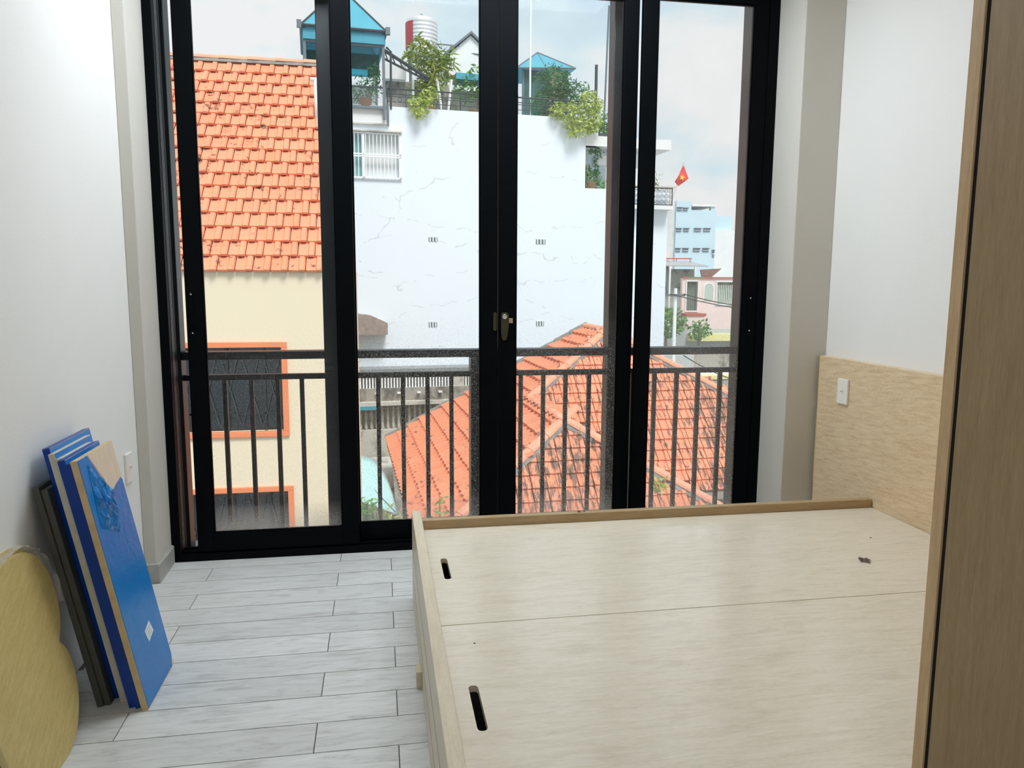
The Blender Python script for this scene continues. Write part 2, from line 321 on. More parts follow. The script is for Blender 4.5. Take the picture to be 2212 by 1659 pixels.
# floor plank: grey wood-look porcelain, each plank its own figure
def plank_mat():
    m, t, n, b = new_mat('grey wood-look tile'); l = t.links.new
    g = n.new('ShaderNodeTexCoord'); oi = n.new('ShaderNodeObjectInfo')
    sc_ = n.new('ShaderNodeVectorMath'); sc_.operation = 'SCALE'; cm = n.new('ShaderNodeCombineXYZ')
    for i in range(3): l(oi.outputs['Random'], cm.inputs[i])
    l(cm.outputs[0], sc_.inputs[0]); sc_.inputs['Scale'].default_value = 43.0
    ad = n.new('ShaderNodeVectorMath'); l(g.outputs['Object'], ad.inputs[0]); l(sc_.outputs[0], ad.inputs[1])
    mp = n.new('ShaderNodeMapping'); mp.inputs['Scale'].default_value = (1.2, 7, 1); l(ad.outputs[0], mp.inputs[0])
    a = n.new('ShaderNodeTexNoise'); a.inputs['Scale'].default_value = 5; a.inputs['Detail'].default_value = 9; a.inputs['Roughness'].default_value = .66; a.inputs['Distortion'].default_value = 1.2; l(mp.outputs[0], a.inputs['Vector'])
    cr = n.new('ShaderNodeValToRGB'); el = cr.color_ramp.elements; el[0].position = .3; el[0].color = srgb('#b3b2ae'); el[1].position = .7; el[1].color = srgb('#dbdbd8'); e = el.new(.48); e.color = srgb('#cececa'); l(a.outputs[0], cr.inputs[0])
    # ochre worn patches
    p = n.new('ShaderNodeTexNoise'); p.inputs['Scale'].default_value = 2.3; p.inputs['Detail'].default_value = 9; p.inputs['Roughness'].default_value = .7; p.inputs['Distortion'].default_value = 1.0
    mp2 = n.new('ShaderNodeMapping'); mp2.inputs['Scale'].default_value = (1, 3, 1); l(ad.outputs[0], mp2.inputs[0]); l(mp2.outputs[0], p.inputs['Vector'])
    pr = n.new('ShaderNodeValToRGB'); pr.color_ramp.elements[0].position = .62; pr.color_ramp.elements[1].position = .72; pr.color_ramp.elements[1].color = (.75, .75, .75, 1); l(p.outputs[0], pr.inputs[0])
    mx = n.new('ShaderNodeMix'); mx.data_type = 'RGBA'; l(pr.outputs[0], mx.inputs[0]); l(cr.outputs[0], mx.inputs[6]); mx.inputs[7].default_value = srgb('#bbb19a')
    h = n.new('ShaderNodeHueSaturation'); mm = n.new('ShaderNodeMapRange'); mm.inputs['To Min'].default_value = .93; mm.inputs['To Max'].default_value = 1.07; l(oi.outputs['Random'], mm.inputs[0]); l(mm.outputs[0], h.inputs['Value']); l(mx.outputs[2], h.inputs['Color'])
    l(h.outputs[0], b.inputs['Base Color'])
    rr = n.new('ShaderNodeMapRange'); rr.inputs['From Min'].default_value = .3; rr.inputs['From Max'].default_value = .7; rr.inputs['To Min'].default_value = .38; rr.inputs['To Max'].default_value = .55; l(a.outputs[0], rr.inputs[0]); l(rr.outputs[0], b.inputs['Roughness'])
    bp = n.new('ShaderNodeBump'); bp.inputs['Strength'].default_value = .12; bp.inputs['Distance'].default_value = .004; l(a.outputs[0], bp.inputs['Height']); l(bp.outputs[0], b.inputs['Normal'])
    return m
M_plank = plank_mat()

# ------------------------------------------------------------------ room shell
XL, XR, YB, YW, ZC = -1.06, 2.215, -2.6, 3.746, 3.0
def struct(o): o['kind'] = 'structure'; return o
floor = struct(bx('floor', M_grout, XL-.1, XR+.1, YB-.1, 3.86, -.12, -.0035))
tag(floor, 'grey wood-look porcelain plank floor with dark joints')
PW, PL, JT = .154, .832, .0035
pm = MB().box(-PL/2+JT/2, PL/2-JT/2, -PW/2+JT/2, PW/2-JT/2, -.006, 0)
pme = bpy.data.meshes.new('plank'); pme.from_pydata(pm.v, [], pm.f); pme.materials.append(M_plank)
def cut_plank(x0, x1, y0, y1):
    o = MB().box(x0+JT/2, x1-JT/2, y0+JT/2, y1-JT/2, -.006, 0).build('plank', M_plank, floor); return o
k = -20
for k in range(-30, 12):
    y0 = 2.099+PW*k; y1 = y0+PW
    if y1 < YB or y0 > YW: continue
    y0c, y1c = max(y0, YB), min(y1, YW)
    off = (.032 if k % 2 == 1 else -.212)
    j = -4
    for j in range(-4, 5):
        x0 = off+PL*j; x1 = x0+PL
        x0c, x1c = max(x0, XL), min(x1, XR)
        if x1c-x0c < .02: continue
        if x0c == x0 and x1c == x1 and y0c == y0 and y1c == y1:
            inst(pme, 'plank', Matrix.Translation(((x0+x1)/2, (y0+y1)/2, 0)), floor)
        else: cut_plank(x0c, x1c, y0c, y1c)
tag(struct(bx('ceiling', M_ceil, XL-.2, XR+.2, YB-.2, 3.86, ZC, ZC+.2)), 'plain white ceiling')
tag(struct(bx('wall_left', M_wall, XL-.15, XL, YB-.15, 3.86, 0, ZC)), 'white painted left wall')
tag(struct(bx('wall_right', M_wall, XR, XR+.15, YB-.15, 3.86, 0, ZC)), 'white painted right wall above the headboard')
tag(struct(bx('wall_back', M_wall, XL, XR, YB-.15, YB, 0, ZC)), 'white painted wall behind the camera')
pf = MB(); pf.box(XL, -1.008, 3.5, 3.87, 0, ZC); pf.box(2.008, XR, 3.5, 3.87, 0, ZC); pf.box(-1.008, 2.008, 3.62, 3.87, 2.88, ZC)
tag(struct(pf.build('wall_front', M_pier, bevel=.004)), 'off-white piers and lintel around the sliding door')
b = MB(); b.prism([(-1.062, 3.487, 0), (-.994, 3.487, 0), (-.994, 3.487, .083), (-1.0, 3.487, .09), (-1.062, 3.487, .09)], (0, .255, 0))
tag(struct(b.build('baseboard_left', M_skirt, bevel=.003)), 'grey tiled skirting round the left pier')

# ------------------------------------------------------------------ sliding door
door = tag(struct(empty('door_1', (.5, 3.8, 0))), 'black aluminium four-panel sliding glass door, slightly open at the left')
bx('jamb', M_alu, -1.011, -.967, YW, 3.87, 0, 2.9, door, .003)
bx('jamb', M_alu, 1.958, 2.011, YW, 3.87, 0, 2.9, door, .003)
bx('head_rail', M_alu, -.967, 1.958, YW, 3.87, 2.82, 2.9, door, .003)
tr = MB(); tr.box(-.967, 1.958, YW, 3.87, 0, .035); tr.box(-.967, 1.958, 3.764, 3.772, .035, .05); tr.box(-.967, 1.958, 3.808, 3.816, .035, .05)
tr.build('sill_track', M_alu, door, bevel=.002)
for x in (-.966, 1.957):  # thin light lines put in for the reflections along the jamb grooves
    s_ = 1 if x < 0 else -1
    bx('jamb_glint', M_alu_glint, min(x, x+.0015*s_), max(x, x+.0015*s_), 3.79, 3.7925, .05, 2.82, door)
    bx('jamb_glint', M_alu_glint, min(x, x+.0015*s_), max(x, x+.0015*s_), 3.81, 3.8125, .05, 2.82, door)
def sash(x0, x1, y0, wl, wr, glass):
    y1 = y0+.032; z0, z1 = .046, 2.815
    mb = MB(); mb.box(x0, x0+wl, y0, y1, z0, z1); mb.box(x1-wr, x1, y0, y1, z0, z1)
    mb.box(x0+wl, x1-wr, y0, y1, z0, .134); mb.box(x0+wl, x1-wr, y0, y1, 2.73, z1)
    # glazing beads
    for a in ((x0+wl, x0+wl+.006, .134, 2.73), (x1-wr-.006, x1-wr, .134, 2.73)): mb.box(a[0], a[1], y0+.006, y1-.006, a[2], a[3])
    for a in ((.134, .140), (2.724, 2.73)): mb.box(x0+wl, x1-wr, y0+.006, y1-.006, a[0], a[1])
    s = mb.build('sash', M_alu, door, bevel=.002)
    bx('pane', glass, x0+wl, x1-wr, y0+.013, y0+.018, .134, 2.73, s)
    return s
sA = sash(-.889, -.120, 3.752, .077, .082, M_glassA)
sB = sash(-.200, .583, 3.800, .082, .086, M_glassB)
sC = sash(.587, 1.2905, 3.800, .090, .076, M_glassC)
sD = sash(1.2945, 1.957, 3.752, .078, .078, M_glassD)
# flush pull on the left sash, with its two screws
def pull(sashobj, x, z0, z1, y):
    mb = MB(); mb.box(x-.011, x+.011, y-.005, y, z0, z1); mb.box(x-.007, x+.007, y-.010, y-.005, z0+.03, z1-.03)
    mb.build('pull_handle', M_alu, sashobj, bevel=.003)
    for z in (z0+.012, z1-.012): MB().lathe((0, 0, 0), [(0, .0025), (.004, .002), (.0045, 0)], 10).build('screw', M_chrome, sashobj).matrix_basis = Matrix.Translation((x, y-.005, z)) @ Matrix.Rotation(R(90), 4, 'X')
pull(sA, -.862, 1.094, 1.298, 3.752)
pull(sD, 1.92, 1.09, 1.285, 3.752)
# hook lock on the meeting stiles
def shape_y(pts, y0, y1): return MB().prism([(x, y0, z) for x, z in pts], (0, y1-y0, 0))
lk = shape_y([(.599, 1.188), (.606, 1.197), (.631, 1.197), (.639, 1.188), (.640, 1.135), (.634, 1.085), (.628, 1.062), (.621, 1.056), (.611, 1.056), (.605, 1.063), (.600, 1.095)], 3.786, 3.800).build('lock_lever', M_brass, sC, bevel=.003)
cy = MB().lathe((0, 0, 0), [(0, .004), (.008, .006), (.010, .008), (.0125, .007), (.0135, 0)], 20).build('lock_cylinder', M_chrome, sC, smooth=True); cy.matrix_basis = Matrix.Translation((.618, 3.786, 1.176)) @ Matrix.Rotation(R(90), 4, 'X')
bx('lock_tongue', M_chrome, .640, .660, 3.790, 3.800, 1.144, 1.169, sC, .001)
st = [(.570+.009*math.cos(a), 1.19+.009*math.sin(a)) for a in [R(q) for q in range(0, 181, 30)]]+[(.570+.009*math.cos(a), 1.114+.009*math.sin(a)) for a in [R(q) for q in range(180, 361, 30)]]
shape_y(st, 3.794, 3.800).build('strike_plate', M_brass, sB, bevel=.0015)

# ------------------------------------------------------------------ balcony ledge and railing
tag(struct(bx('balcony_ledge', plain('ledge concrete', '#9a9a96', .8, var=.2), -1.6, 2.6, 3.87, 4.12, -.2, -.02)), 'narrow concrete ledge outside the sliding door')
rail = thing('balcony_railing', (.5, 4.0, -.02), 'dark grey steel railing with thin bars just outside the glass door', 'railing')
for x0, top in ((-1.07, 3.2), (-.283, 3.2), (.465, .96), (1.21, 3.2), (1.96, 3.2)):
    bx('post', M_steel, x0, x0+.1, 3.95, 4.05, -.02, top, rail, .004)
segs = [(-.97, -.283), (-.183, .465), (.565, 1.21), (1.31, 1.96)]
for a, c in segs:
    bx('middle_rail', M_steel, a, c, 3.985, 4.015, .852, .880, rail, .002)
for a, c in [(-.97, -.283), (-.183, 1.21), (1.31, 1.96)]: bx('handrail', M_steel, a, c, 3.955, 4.045, .958, .998, rail, .004)
BX = [[-.91, -.78, -.651, -.522, -.402], [-.144, -.017, .111, .240, .366], [.62, .741, .865, .989, 1.121], [1.37, 1.497, 1.627, 1.753, 1.885]]
for grp in BX:
    for x in grp: bx('bar', M_steel, x-.011, x+.011, 3.989, 4.011, -.02, .852, rail, .002)

# ------------------------------------------------------------------ bed
bed = thing('platform_bed', (1.15, 2.1, 0), 'pale oak platform bed without mattress, two lift-up lids with slots', 'bed')
bx('footboard', M_board, .117, .154, 1.2, 3.14, 0, .390, bed, .002)
for z in (.12, .2475): bx('board_seam', plain('seam shadow gap', '#8d7a5b', .8), .1164, .1172, 1.21, 3.13, z, z+.002, bed)
bx('rear_board', M_rear, .154, 2.165, 2.995, 3.030, 0, .390, bed, .002)
bx('front_board', M_board, .154, 2.165, 1.2, 1.235, 0, .390, bed, .002)
def slot(cx, y0, y1, r):
    return [(cx+r*math.cos(R(q)), y1-r+r*math.sin(R(q))) for q in range(0, 181, 30)]+[(cx+r*math.cos(R(q)), y0+r+r*math.sin(R(q))) for q in range(180, 361, 30)]
for (y0, y1), (sy0, sy1) in (((2.116, 2.993), (2.463, 2.660)), ((1.237, 2.112), (1.573, 1.770))):
    plate_hole('lid', [(.156, y0), (2.166, y0), (2.166, y1), (.156, y1)], slot(.2115, sy0, sy1, .012), .335, .352, M_bed, bed)
bx('support_beam', M_rear, .154, 2.165, 2.09, 2.138, .29, .335, bed)
hb = tag(bx('headboard', M_head, 2.17, XR-.001, 1.17, 3.476, 0, .993, None, .002), 'light oak headboard panel along the right wall', 'headboard')
bx('front_edge', M_tedge, 2.1685, 2.1705, 3.472, 3.4765, .35, .993, hb)
bx('wood_block', M_board, .098, .117, 2.40, 2.46, 0, .06, None, .002); tag(bpy.data.objects['wood_block'], 'small wooden block on the floor against the bed footboard', 'wood block')
# dry leaf and crumbs
lf = MB(); pts = [(0, 0), (.012, -.006), (.02, -.02), (.026, -.004), (.04, .002), (.03, .012), (.034, .024), (.02, .018), (.008, .03), (.006, .014), (-.008, .012)]
lf.v = [(1.70+x, 2.385+y, .3535+.012*math.sin(i*1.7)**2) for i, (x, y) in enumerate(pts)]+[(1.715, 2.395, .362)]
lf.f = [(i, (i+1) % len(pts), len(pts)) for i in range(len(pts))]
o = lf.build('dry_leaf', M_leafdry); sm = o.modifiers.new('thickness', 'SOLIDIFY'); sm.thickness = .0012
tag(o, 'curled brown dry leaf lying on the rear bed lid', 'leaf')
for i, (x, y, z, s, lab) in enumerate(((.812, 3.012, .3915, .014, 'dark crumb of dirt on the top of the rear bed board'), (.835, 3.015, .391, .008, 'smallest dark speck beside the crumb on the rear bed board'), (.243, 1.99, .3533, .005, 'dark speck on the near bed lid close to the footboard'), (1.9, 2.62, .3533, .005, 'tiny dark speck on the far bed lid near the headboard'))):
    mb = MB(); n0 = 7
    mb.v = [(x+s*(.6+.5*random.random())*math.cos(q*6.283/n0), y+s*.6*(.6+.5*random.random())*math.sin(q*6.283/n0), z-.001) for q in range(n0)]+[(x, y, z+s*.45)]
    mb.f = [(q, (q+1) % n0, n0) for q in range(n0)]+[tuple(range(n0-1, -1, -1))]
    tag(mb.build('dirt_crumb', M_leafdry), lab, 'dirt', 'crumbs on the bed')

# ------------------------------------------------------------------ wardrobe
wd = thing('wardrobe', (1.5, .2, 0), 'tall brown oak wardrobe at the right edge of the room', 'wardrobe')
bx('end_panel', M_wardedge, .950, 2.21, 1.1235, 1.15, 0, 2.75, wd, .001)
bx('end_panel', M_wardedge, .950, 2.21, -.72, -.695, 0, 2.75, wd, .001)
bx('carcass', M_black, .985, 2.21, -.695, 1.1235, .08, 2.74, wd)
bx('gap_shade', M_black, .954, .985, 1.1145, 1.1236, .085, 2.72, wd)  # black strip put in for the shade inside the door gap
bx('plinth', M_ward, .98, 2.2, -.69, 1.12, 0, .08, wd)
bx('top_panel', M_ward, .950, 2.21, -.695, 1.1235, 2.725, 2.75, wd)
for y0, y1 in ((.215, 1.114), (-.69, .207)):
    d_ = bx('door', M_ward, .952, .972, y0, y1, .085, 2.72, wd, .001)
    bx('handle', M_alu, .944, .952, .19 if y1 < .5 else .222, .2 if y1 < .5 else .232, 1.0, 1.3, d_, .001)

# ------------------------------------------------------------------ sockets
def socket(name, x, y0, y1, z0, z1, face, label):
    t = thing(name, (x, (y0+y1)/2, z0), label, 'socket')
    s = face; xa, xb = sorted((x, x+s*.012)); bx('cover_plate', M_plastic, xa, xb, y0, y1, z0, z1, t, .003)
    ym, zm = (y0+y1)/2, (z0+z1)/2; xa, xb = sorted((x+s*.0115, x+s*.0145)); ins = bx('insert', M_plastic, xa, xb, ym-.012, ym+.012, zm-.012, zm+.012, t, .001)
    for q in (-.005, .005):
        xa, xb = sorted((x+s*.014, x+s*.0150)); bx('pin_hole', M_hole, xa, xb, ym+q-.0018, ym+q+.0018, zm-.003, zm+.003, ins)
socket('wall_socket', 2.17, 3.220, 3.300, .782, .902, -1, 'white socket plate on the oak headboard')
socket('wall_socket', XL, 3.318, 3.392, .505, .630, 1, 'white socket plate low on the left wall behind the blue boards')

# ------------------------------------------------------------------ leaning boards
LEAN = math.atan2(.157, .811)
def leanM(xb, y0, lean=LEAN, z=0.0):
    """local x: thickness away from the wall (0 = front face), y: along the wall, z: up the board"""
    return Matrix.Translation((xb, y0, z)) @ Matrix.Rotation(-lean, 4, 'Y')
def board(xb, y0, wd_, ln, th, core, label, film=None, lean=LEAN, edge_film=None, capfilm=False, ex=0.0):
    Mx = leanM(xb, y0, lean, .001+th*math.sin(lean)*0)
    t = thing('leaning_board', (xb-th/2, y0+wd_/2, 0), label, 'board', 'film-wrapped boards leaning on the left wall')
    bx('core', core, -th, 0, 0, wd_, 0, ln, t, .0015, M=Mx)
    if film:
        bx('protective_film', film, 0.0001, .0006, .002, wd_-.001, .002, ln-.002, t, 0, M=Mx)
        bx('protective_film', film, -th-.0006, -th-.0001, .002, wd_-.001, .002, ln-.002, t, 0, M=Mx)
    if edge_film:
        bx('edge_film', edge_film, -th-.0006, .0006, -.0016, -.0002, .004, ln-.001, t, 0, M=Mx)
        bx('edge_film', edge_film, -th-.0006, .0006, -.0016, wd_, ln+.0002, ln+.0016, t, 0, M=Mx)
    return t, Mx
# front board with the peeled film
tb, Mx = board(-.745, 2.412, .302, .827, .020, M_core, 'front leaning board, blue film torn open at its top corner')
FY = 2.412
def facepoly(pts, x0, x1): return MB().prism([Mx @ Vector((x0, y-FY, l)) for y, l in pts], Mx.to_3x3() @ Vector((x1-x0, 0, 0)))
facepoly([(2.414, .004), (2.690, .002), (2.712, .040), (2.712, .690), (2.700, .700), (2.602, .675), (2.545, .745), (2.488, .825), (2.414, .825)], .0003, .0016).build('protective_film', M_film, tb)
facepoly([(2.494, .825), (2.713, .825), (2.713, .70), (2.602, .682)], .0002, .0008).build('bare_face', M_ply, tb)
# crumpled flap of film hanging from the tear
fl = MB(); nx, ny = 14, 16
cor = [(2.470, .80), (2.615, .675), (2.575, .545), (2.445, .60)]
for i in range(nx+1):
    for j in range(ny+1):
        u, v = i/nx, j/ny
        a = Vector(cor[0]).lerp(Vector(cor[1]), u); c = Vector(cor[3]).lerp(Vector(cor[2]), u); q = a.lerp(c, v)
        edge = math.sin(math.pi*u)**.4*math.sin(math.pi*min(1, v*1.02))**.5
        dx = .0025+(.010*abs(math.sin(u*9+v*7))*random.uniform(.4, 1)+.012*abs(math.sin(v*11-u*5)))*edge
        q.x += .012*math.sin(v*8+u*3)*edge
        fl.v.append(tuple(Mx @ Vector((dx, q.x-FY, q.y))))
for i in range(nx):
    for j in range(ny):
        a = i*(ny+1)+j; fl.f.append((a, a+1, a+ny+2, a+ny+1))
fo = fl.build('loose_film', M_film_c, tb); fo['label'] = 'crumpled shiny flap of loose blue film'
stk = facepoly([(2.599, .218), (2.615, .176), (2.556, .163), (2.542, .206)], .0017, .0024).build('sticker', M_sticker, tb)
for q in (.25, .5, .75):
    a = Vector((2.599, .218)).lerp(Vector((2.615, .176)), q); c = Vector((2.542, .206)).lerp(Vector((2.556, .163)), q)
    p0 = a.lerp(c, .18); p1 = a.lerp(c, .82)
    facepoly([(p0.x, p0.y+.002), (p1.x, p1.y+.002), (p1.x, p1.y-.002), (p0.x, p0.y-.002)], .0024, .0027).build('print_line', M_print, stk)
facepoly([(2.713, .001), (2.713, .046), (2.692, .001)], .0003, .0012).build('bare_corner', M_ply, tb)
board(-.7665, 2.424, .262, .815, .018, M_core2, 'second leaning board, dark blue film folded over its top end', M_film, edge_film=M_film_d, lean=LEAN)
board(-.786, 2.432, .285, .826, .020, M_core2, 'third leaning board, blue edge with a white lip at the top', M_film, edge_film=M_film_d, lean=LEAN)
board(-.8075, 2.470, .250, .824, .020, M_core2, 'fourth leaning board, bare whitish edge between blue boards', M_film, lean=LEAN)
board(-.829, 2.475, .300, .838, .018, M_core2, 'fifth leaning board, taller with its white top edge showing', M_film, lean=LEAN)
board(-.8485, 2.500, .330, .850, .020, M_core2, 'tallest rear leaning board, blue film touching the wall', M_film, edge_film=M_film_d, lean=LEAN)
board(-.8710, 2.462, .330, .728, .019, M_grey, 'dark grey short board low behind the blue boards, the front one', lean=LEAN)
board(-.8912, 2.455, .350, .738, .019, M_grey, 'dark grey short board low behind the blue boards, nearest the wall', lean=LEAN)

# scalloped table tops by the left frame edge
TL = math.atan2(.14, .6)
outl = [(2.195, .569), (2.237, .573), (2.305, .571), (2.342, .562), (2.375, .545), (2.401, .518), (2.426, .466), (2.431, .417), (2.421, .365), (2.400, .322), (2.367, .285), (2.356, .275), (2.375, .251), (2.387, .214), (2.384, .163), (2.366, .111), (2.334, .068), (2.294, .032), (2.247, .010), (2.197, .001), (2.146, 0.0), (2.09, .006), (2.03, .028), (1.985, .062), (1.955, .105), (1.94, .16), (1.945, .22), (1.97, .265), (1.985, .282), (1.955, .33), (1.945, .385), (1.955, .44), (1.985, .495), (2.03, .535), (2.085, .558), (2.14, .566)]
def smoothloop(p, n=3):
    o = []
    for i in range(len(p)):
        a, b_, c, d = [Vector(p[(i+k) % len(p)]) for k in (-1, 0, 1, 2)]
        for q in range(n):
            t = q/n; o.append(.5*((2*b_)+(c-a)*t+(2*a-5*b_+4*c-d)*t*t+(3*b_-a-3*c+d)*t**3))
    return o
def tabletop(xb, dy, th, label, s=1.0):
    t = thing('table_top', (xb-.02, 2.18+dy, 0), label, 'table top', 'table tops leaning on the left wall')
    Mt = leanM(xb, 0, TL); cs = 1/math.cos(TL)
    pts = [Mt @ Vector((0, (p.x-2.18)*s+2.18+dy, max(0, p.y)*cs*s)) for p in smoothloop(outl)]
    mb = MB().prism(pts, Mt.to_3x3() @ Vector((-th, 0, 0))); o = mb.build('veneered_panel', M_table, t, bevel=.002)
    o.data.materials.append(M_tedge)
    for p in o.data.polygons:
        if len(p.vertices) == 4: p.material_index = 1
    return t, Mt, cs
t1, Mt, cs = tabletop(-.900, 0, .018, 'wavy-edged yellow ash table top leaning on the left wall, front one')
t2, Mt2, cs = tabletop(-.921, -.01, .018, 'second wavy table top behind the front one, in clear plastic wrap', 1.03)
wr = MB(); seg = [p for p in smoothloop(outl, 3) if p.y > .36]
seg = [p for p in seg if p.x > 1.9]; seg.sort(key=lambda p: math.atan2(p.y-.36, p.x-2.18))
rows = ((-.045, 1.0), (-.03, 1.055), (-.006, 1.07), (.012, 1.045))
for p in seg:
    for d_, k_ in rows:
        kk = k_+random.uniform(-.012, .016)
        wr.v.append(tuple(Mt @ Vector((d_+random.uniform(-.004, .004), (p.x-2.18)*kk+2.18, (p.y-.3)*cs*kk+.3*cs))))
nr = len(rows)
for i in range(len(seg)-1):
    for j in range(nr-1): wr.f.append((i*nr+j, i*nr+j+1, (i+1)*nr+j+1, (i+1)*nr+j))
wr.build('plastic_wrap', M_wrap, t2)['label'] = 'crinkled clear plastic wrap'

# ------------------------------------------------------------------ unseen ceiling fill panels, added to brighten the room
FILL_PANELS = ((-.36, 3.19, 'added fill light panel on the ceiling by the door, over the leaning boards'), (.40, 3.19, 'added fill light panel on the ceiling by the door, over the bed foot'), (1.04, 3.19, 'added fill light panel on the ceiling by the door, over the bed head'),
          (0, -.9, 'added fill light panel on the ceiling at the back of the room'))
for x, y, lab in FILL_PANELS:
    t = thing('fill_light', (x, y, ZC-.03), lab, 'fill light', 'added ceiling fill lights')
    mb = MB()
    for a in ((x-.32, x+.32, y-.32, y-.30), (x-.32, x+.32, y+.30, y+.32), (x-.32, x-.30, y-.30, y+.30), (x+.30, x+.32, y-.30, y+.30)): mb.box(*a, ZC-.03, ZC)
    mb.build('fill_frame', M_plastic, t)
    bx('diffuser', M_fill, x-.30, x+.30, y-.30, y+.30, ZC-.024, ZC-.004, t)

# =================================================================== OUTSIDE
GZ = -5.6
M_ground = plain('dusty concrete ground', '#a3a09a', .9, var=.25, scale=.8)
tag(struct(bx('street_ground', M_ground, -250, 250, 4.3, 420, GZ-.5, GZ)), 'grey concrete ground between the houses')
tag(struct(bx('building_facade', plain('own facade plaster', '#d8d5cc', .8), -1.6, 2.75, 3.87, 4.0, GZ, -.2)), 'lower outside wall of the room building')
M_tileA = tile_mat('orange roof tile', '#ef9f7d', '#e48c69', '#4a3f38', .795, (1, 1, 1), .42)
M_tileB = tile_mat('weathered orange roof tile', '#ec9f7d', '#df8a67', '#5f5750', .70, (3.0, .7, .7), .36)
M_cap = plain('orange ridge tile', '#e9a283', .75, var=.12, scale=3, rnd=.05)
M_mortar = plain('grey mortar', '#8f8b84', .95, var=.3, scale=5)
M_cream = stained('cream house paint', '#e2d5bb', '#d0c1a6', .68, 1.1, .85, mix=.2)
M_orange = plain('orange window surround', '#e58a5f', .7, var=.06, scale=3)
M_darkglass = plain('dark window glass', '#1b2023', .08, spec=.6)
M_white = stained('white facade paint', '#e4edf4', '#b5b8b8', .655, 1.6, .85, (1, 1, .6), .5, crack=True)
M_white2 = plain('white plaster', '#e8e9e8', .85, var=.06, scale=1.5)
M_conc = stained('stained grey concrete', '#c9c5bb', '#7a766e', .52, 1.6, .9, (1, 1, .6), .8)
M_conc_d = stained('dark mossy concrete', '#a39e94', '#5a564f', .5, 2.2, .9, (1, 1, .6), .8)
M_slat = plain('pale painted slats', '#f0f2f3', .6)
M_teal = plain('teal sheet', '#4a9fb4', .5, var=.08, scale=2)
M_teal_d = plain('dark green shade net', '#3d6a66', .8, var=.3, scale=6)
M_cyan = plain('cyan tarpaulin', '#2fb4d2', .5)
M_frame = plain('grey steel frame', '#6f7a80', .5, metal=.2)
M_frame_d = plain('dark steel frame', '#3e464a', .5)
M_inox = plain('stainless steel', '#e4e2e2', .36, metal=.55)
M_red = plain('red label sheet', '#b64046', .5)
M_iron = plain('black wrought iron', '#22282b', .5)
M_pane = plain('greenish pane', '#7fb0b0', .15, spec=.6)
M_bal = glass_mat('rooftop glass panel', .25, .0, .0)
M_leafG = leaf_mat('green leaves', '#4f8a58', '#8fb468')
M_leafY = leaf_mat('yellow-green leaves', '#9db552', '#cdd67e')
M_leafD = leaf_mat('dark green leaves', '#37704c', '#649560')
M_leafB = leaf_mat('bamboo leaves', '#6c8f4a', '#b2b65e')
M_stem = plain('woody stem', '#8a8570', .8)
M_par = plain('pale aqua canvas', '#aedcdc', .6, var=.05, scale=1)

# ---- tiled roofs
def tile_mesh(name, wdt, ln, mat, roll=.030, lip=.052, face=.044):
    """interlocking clay tile: flat pan, raised roll on one side, stepped lower lip"""
    prof = [(0, 0), (.02, .010), (.07, .0), (.60, .0), (.66, roll), (.92, roll), (1.0, .004)]
    vs = []; fs = []
    g = .006
    for yy, h, e in ((0, lip, 0), (ln, 0, 0)):
        for u, z in prof:
            ext = -.018 if (yy == 0 and z > .02) else 0
            vs.append((g+u*(wdt-2*g), yy+ext, h+z))
    n = len(prof)
    for u, z in prof:
        ext = -.018 if z > .02 else 0
        vs.append((g+u*(wdt-2*g), ext, lip+z-face))
    for i in range(n-1):
        fs.append((i, i+1, n+i+1, n+i)); fs.append((2*n+i, 2*n+i+1, i+1, i))
    fs.append((n-1, 3*n-1, 2*n-1)); fs.append((0, n, 2*n))
    me = bpy.data.meshes.new(name); me.from_pydata(vs, [], fs); me.materials.append(mat); me.update()
    return me
def inpoly(p, poly):
    x, y = p; c = False; n = len(poly)
    for i in range(n):
        x1, y1 = poly[i]; x2, y2 = poly[i-1]
        if (y1 > y) != (y2 > y) and x < (x2-x1)*(y-y1)/(y2-y1)+x1: c = not c
    return c
def tile_field(out, P, ea, ec, poly3, wdt, gauge, jitter=.0, shift=.5):
    """collect matrices of tiles covering poly3 (world points) on the plane P + a*ea + c*ec"""
    P = Vector(P); ea = Vector(ea).normalized(); ec = Vector(ec).normalized(); nn = ea.cross(ec)
    poly = [((Vector(q)-P).dot(ea), (Vector(q)-P).dot(ec)) for q in poly3]
    a0, a1 = min(p[0] for p in poly), max(p[0] for p in poly); c0, c1 = min(p[1] for p in poly), max(p[1] for p in poly)
    nr = int((c1-c0)/gauge)+1
    for r in range(nr):
        c = c0+r*gauge; off = (r % 2)*wdt*shift
        k = -1
        while a0+k*wdt+off < a1:
            a = a0+k*wdt+off; k += 1
            if not inpoly((a+wdt*.5, c+gauge*.45), poly): continue
            rz = random.uniform(-jitter, jitter)
            Mr = Matrix((ea, ec, nn)).transposed().to_4x4()
            Mr.translation = P+ea*a+ec*(c+random.uniform(-1, 1)*jitter*.25)+nn*(random.uniform(0, .5)*jitter*.3)
            out.append(Mr @ Matrix.Rotation(rz, 4, 'Z'))
def lay_tiles(mats, me, parent, limit=300, key=None):
    mats = sorted(mats, key=key or (lambda m_: (m_.translation-Vector((0, 0, 1.35))).length))
    for m_ in mats[:limit]: inst(me, 'roof_tile', m_, parent)
    rest = mats[limit:]
    if rest:
        mb = MB(); bv = [v.co.copy() for v in me.vertices]; bf = [tuple(p.vertices) for p in me.polygons]
        for m_ in rest: mb.add([m_ @ v for v in bv], bf)
        mb.build('distant_roof_tiles', me.materials[0], parent, kind='stuff')
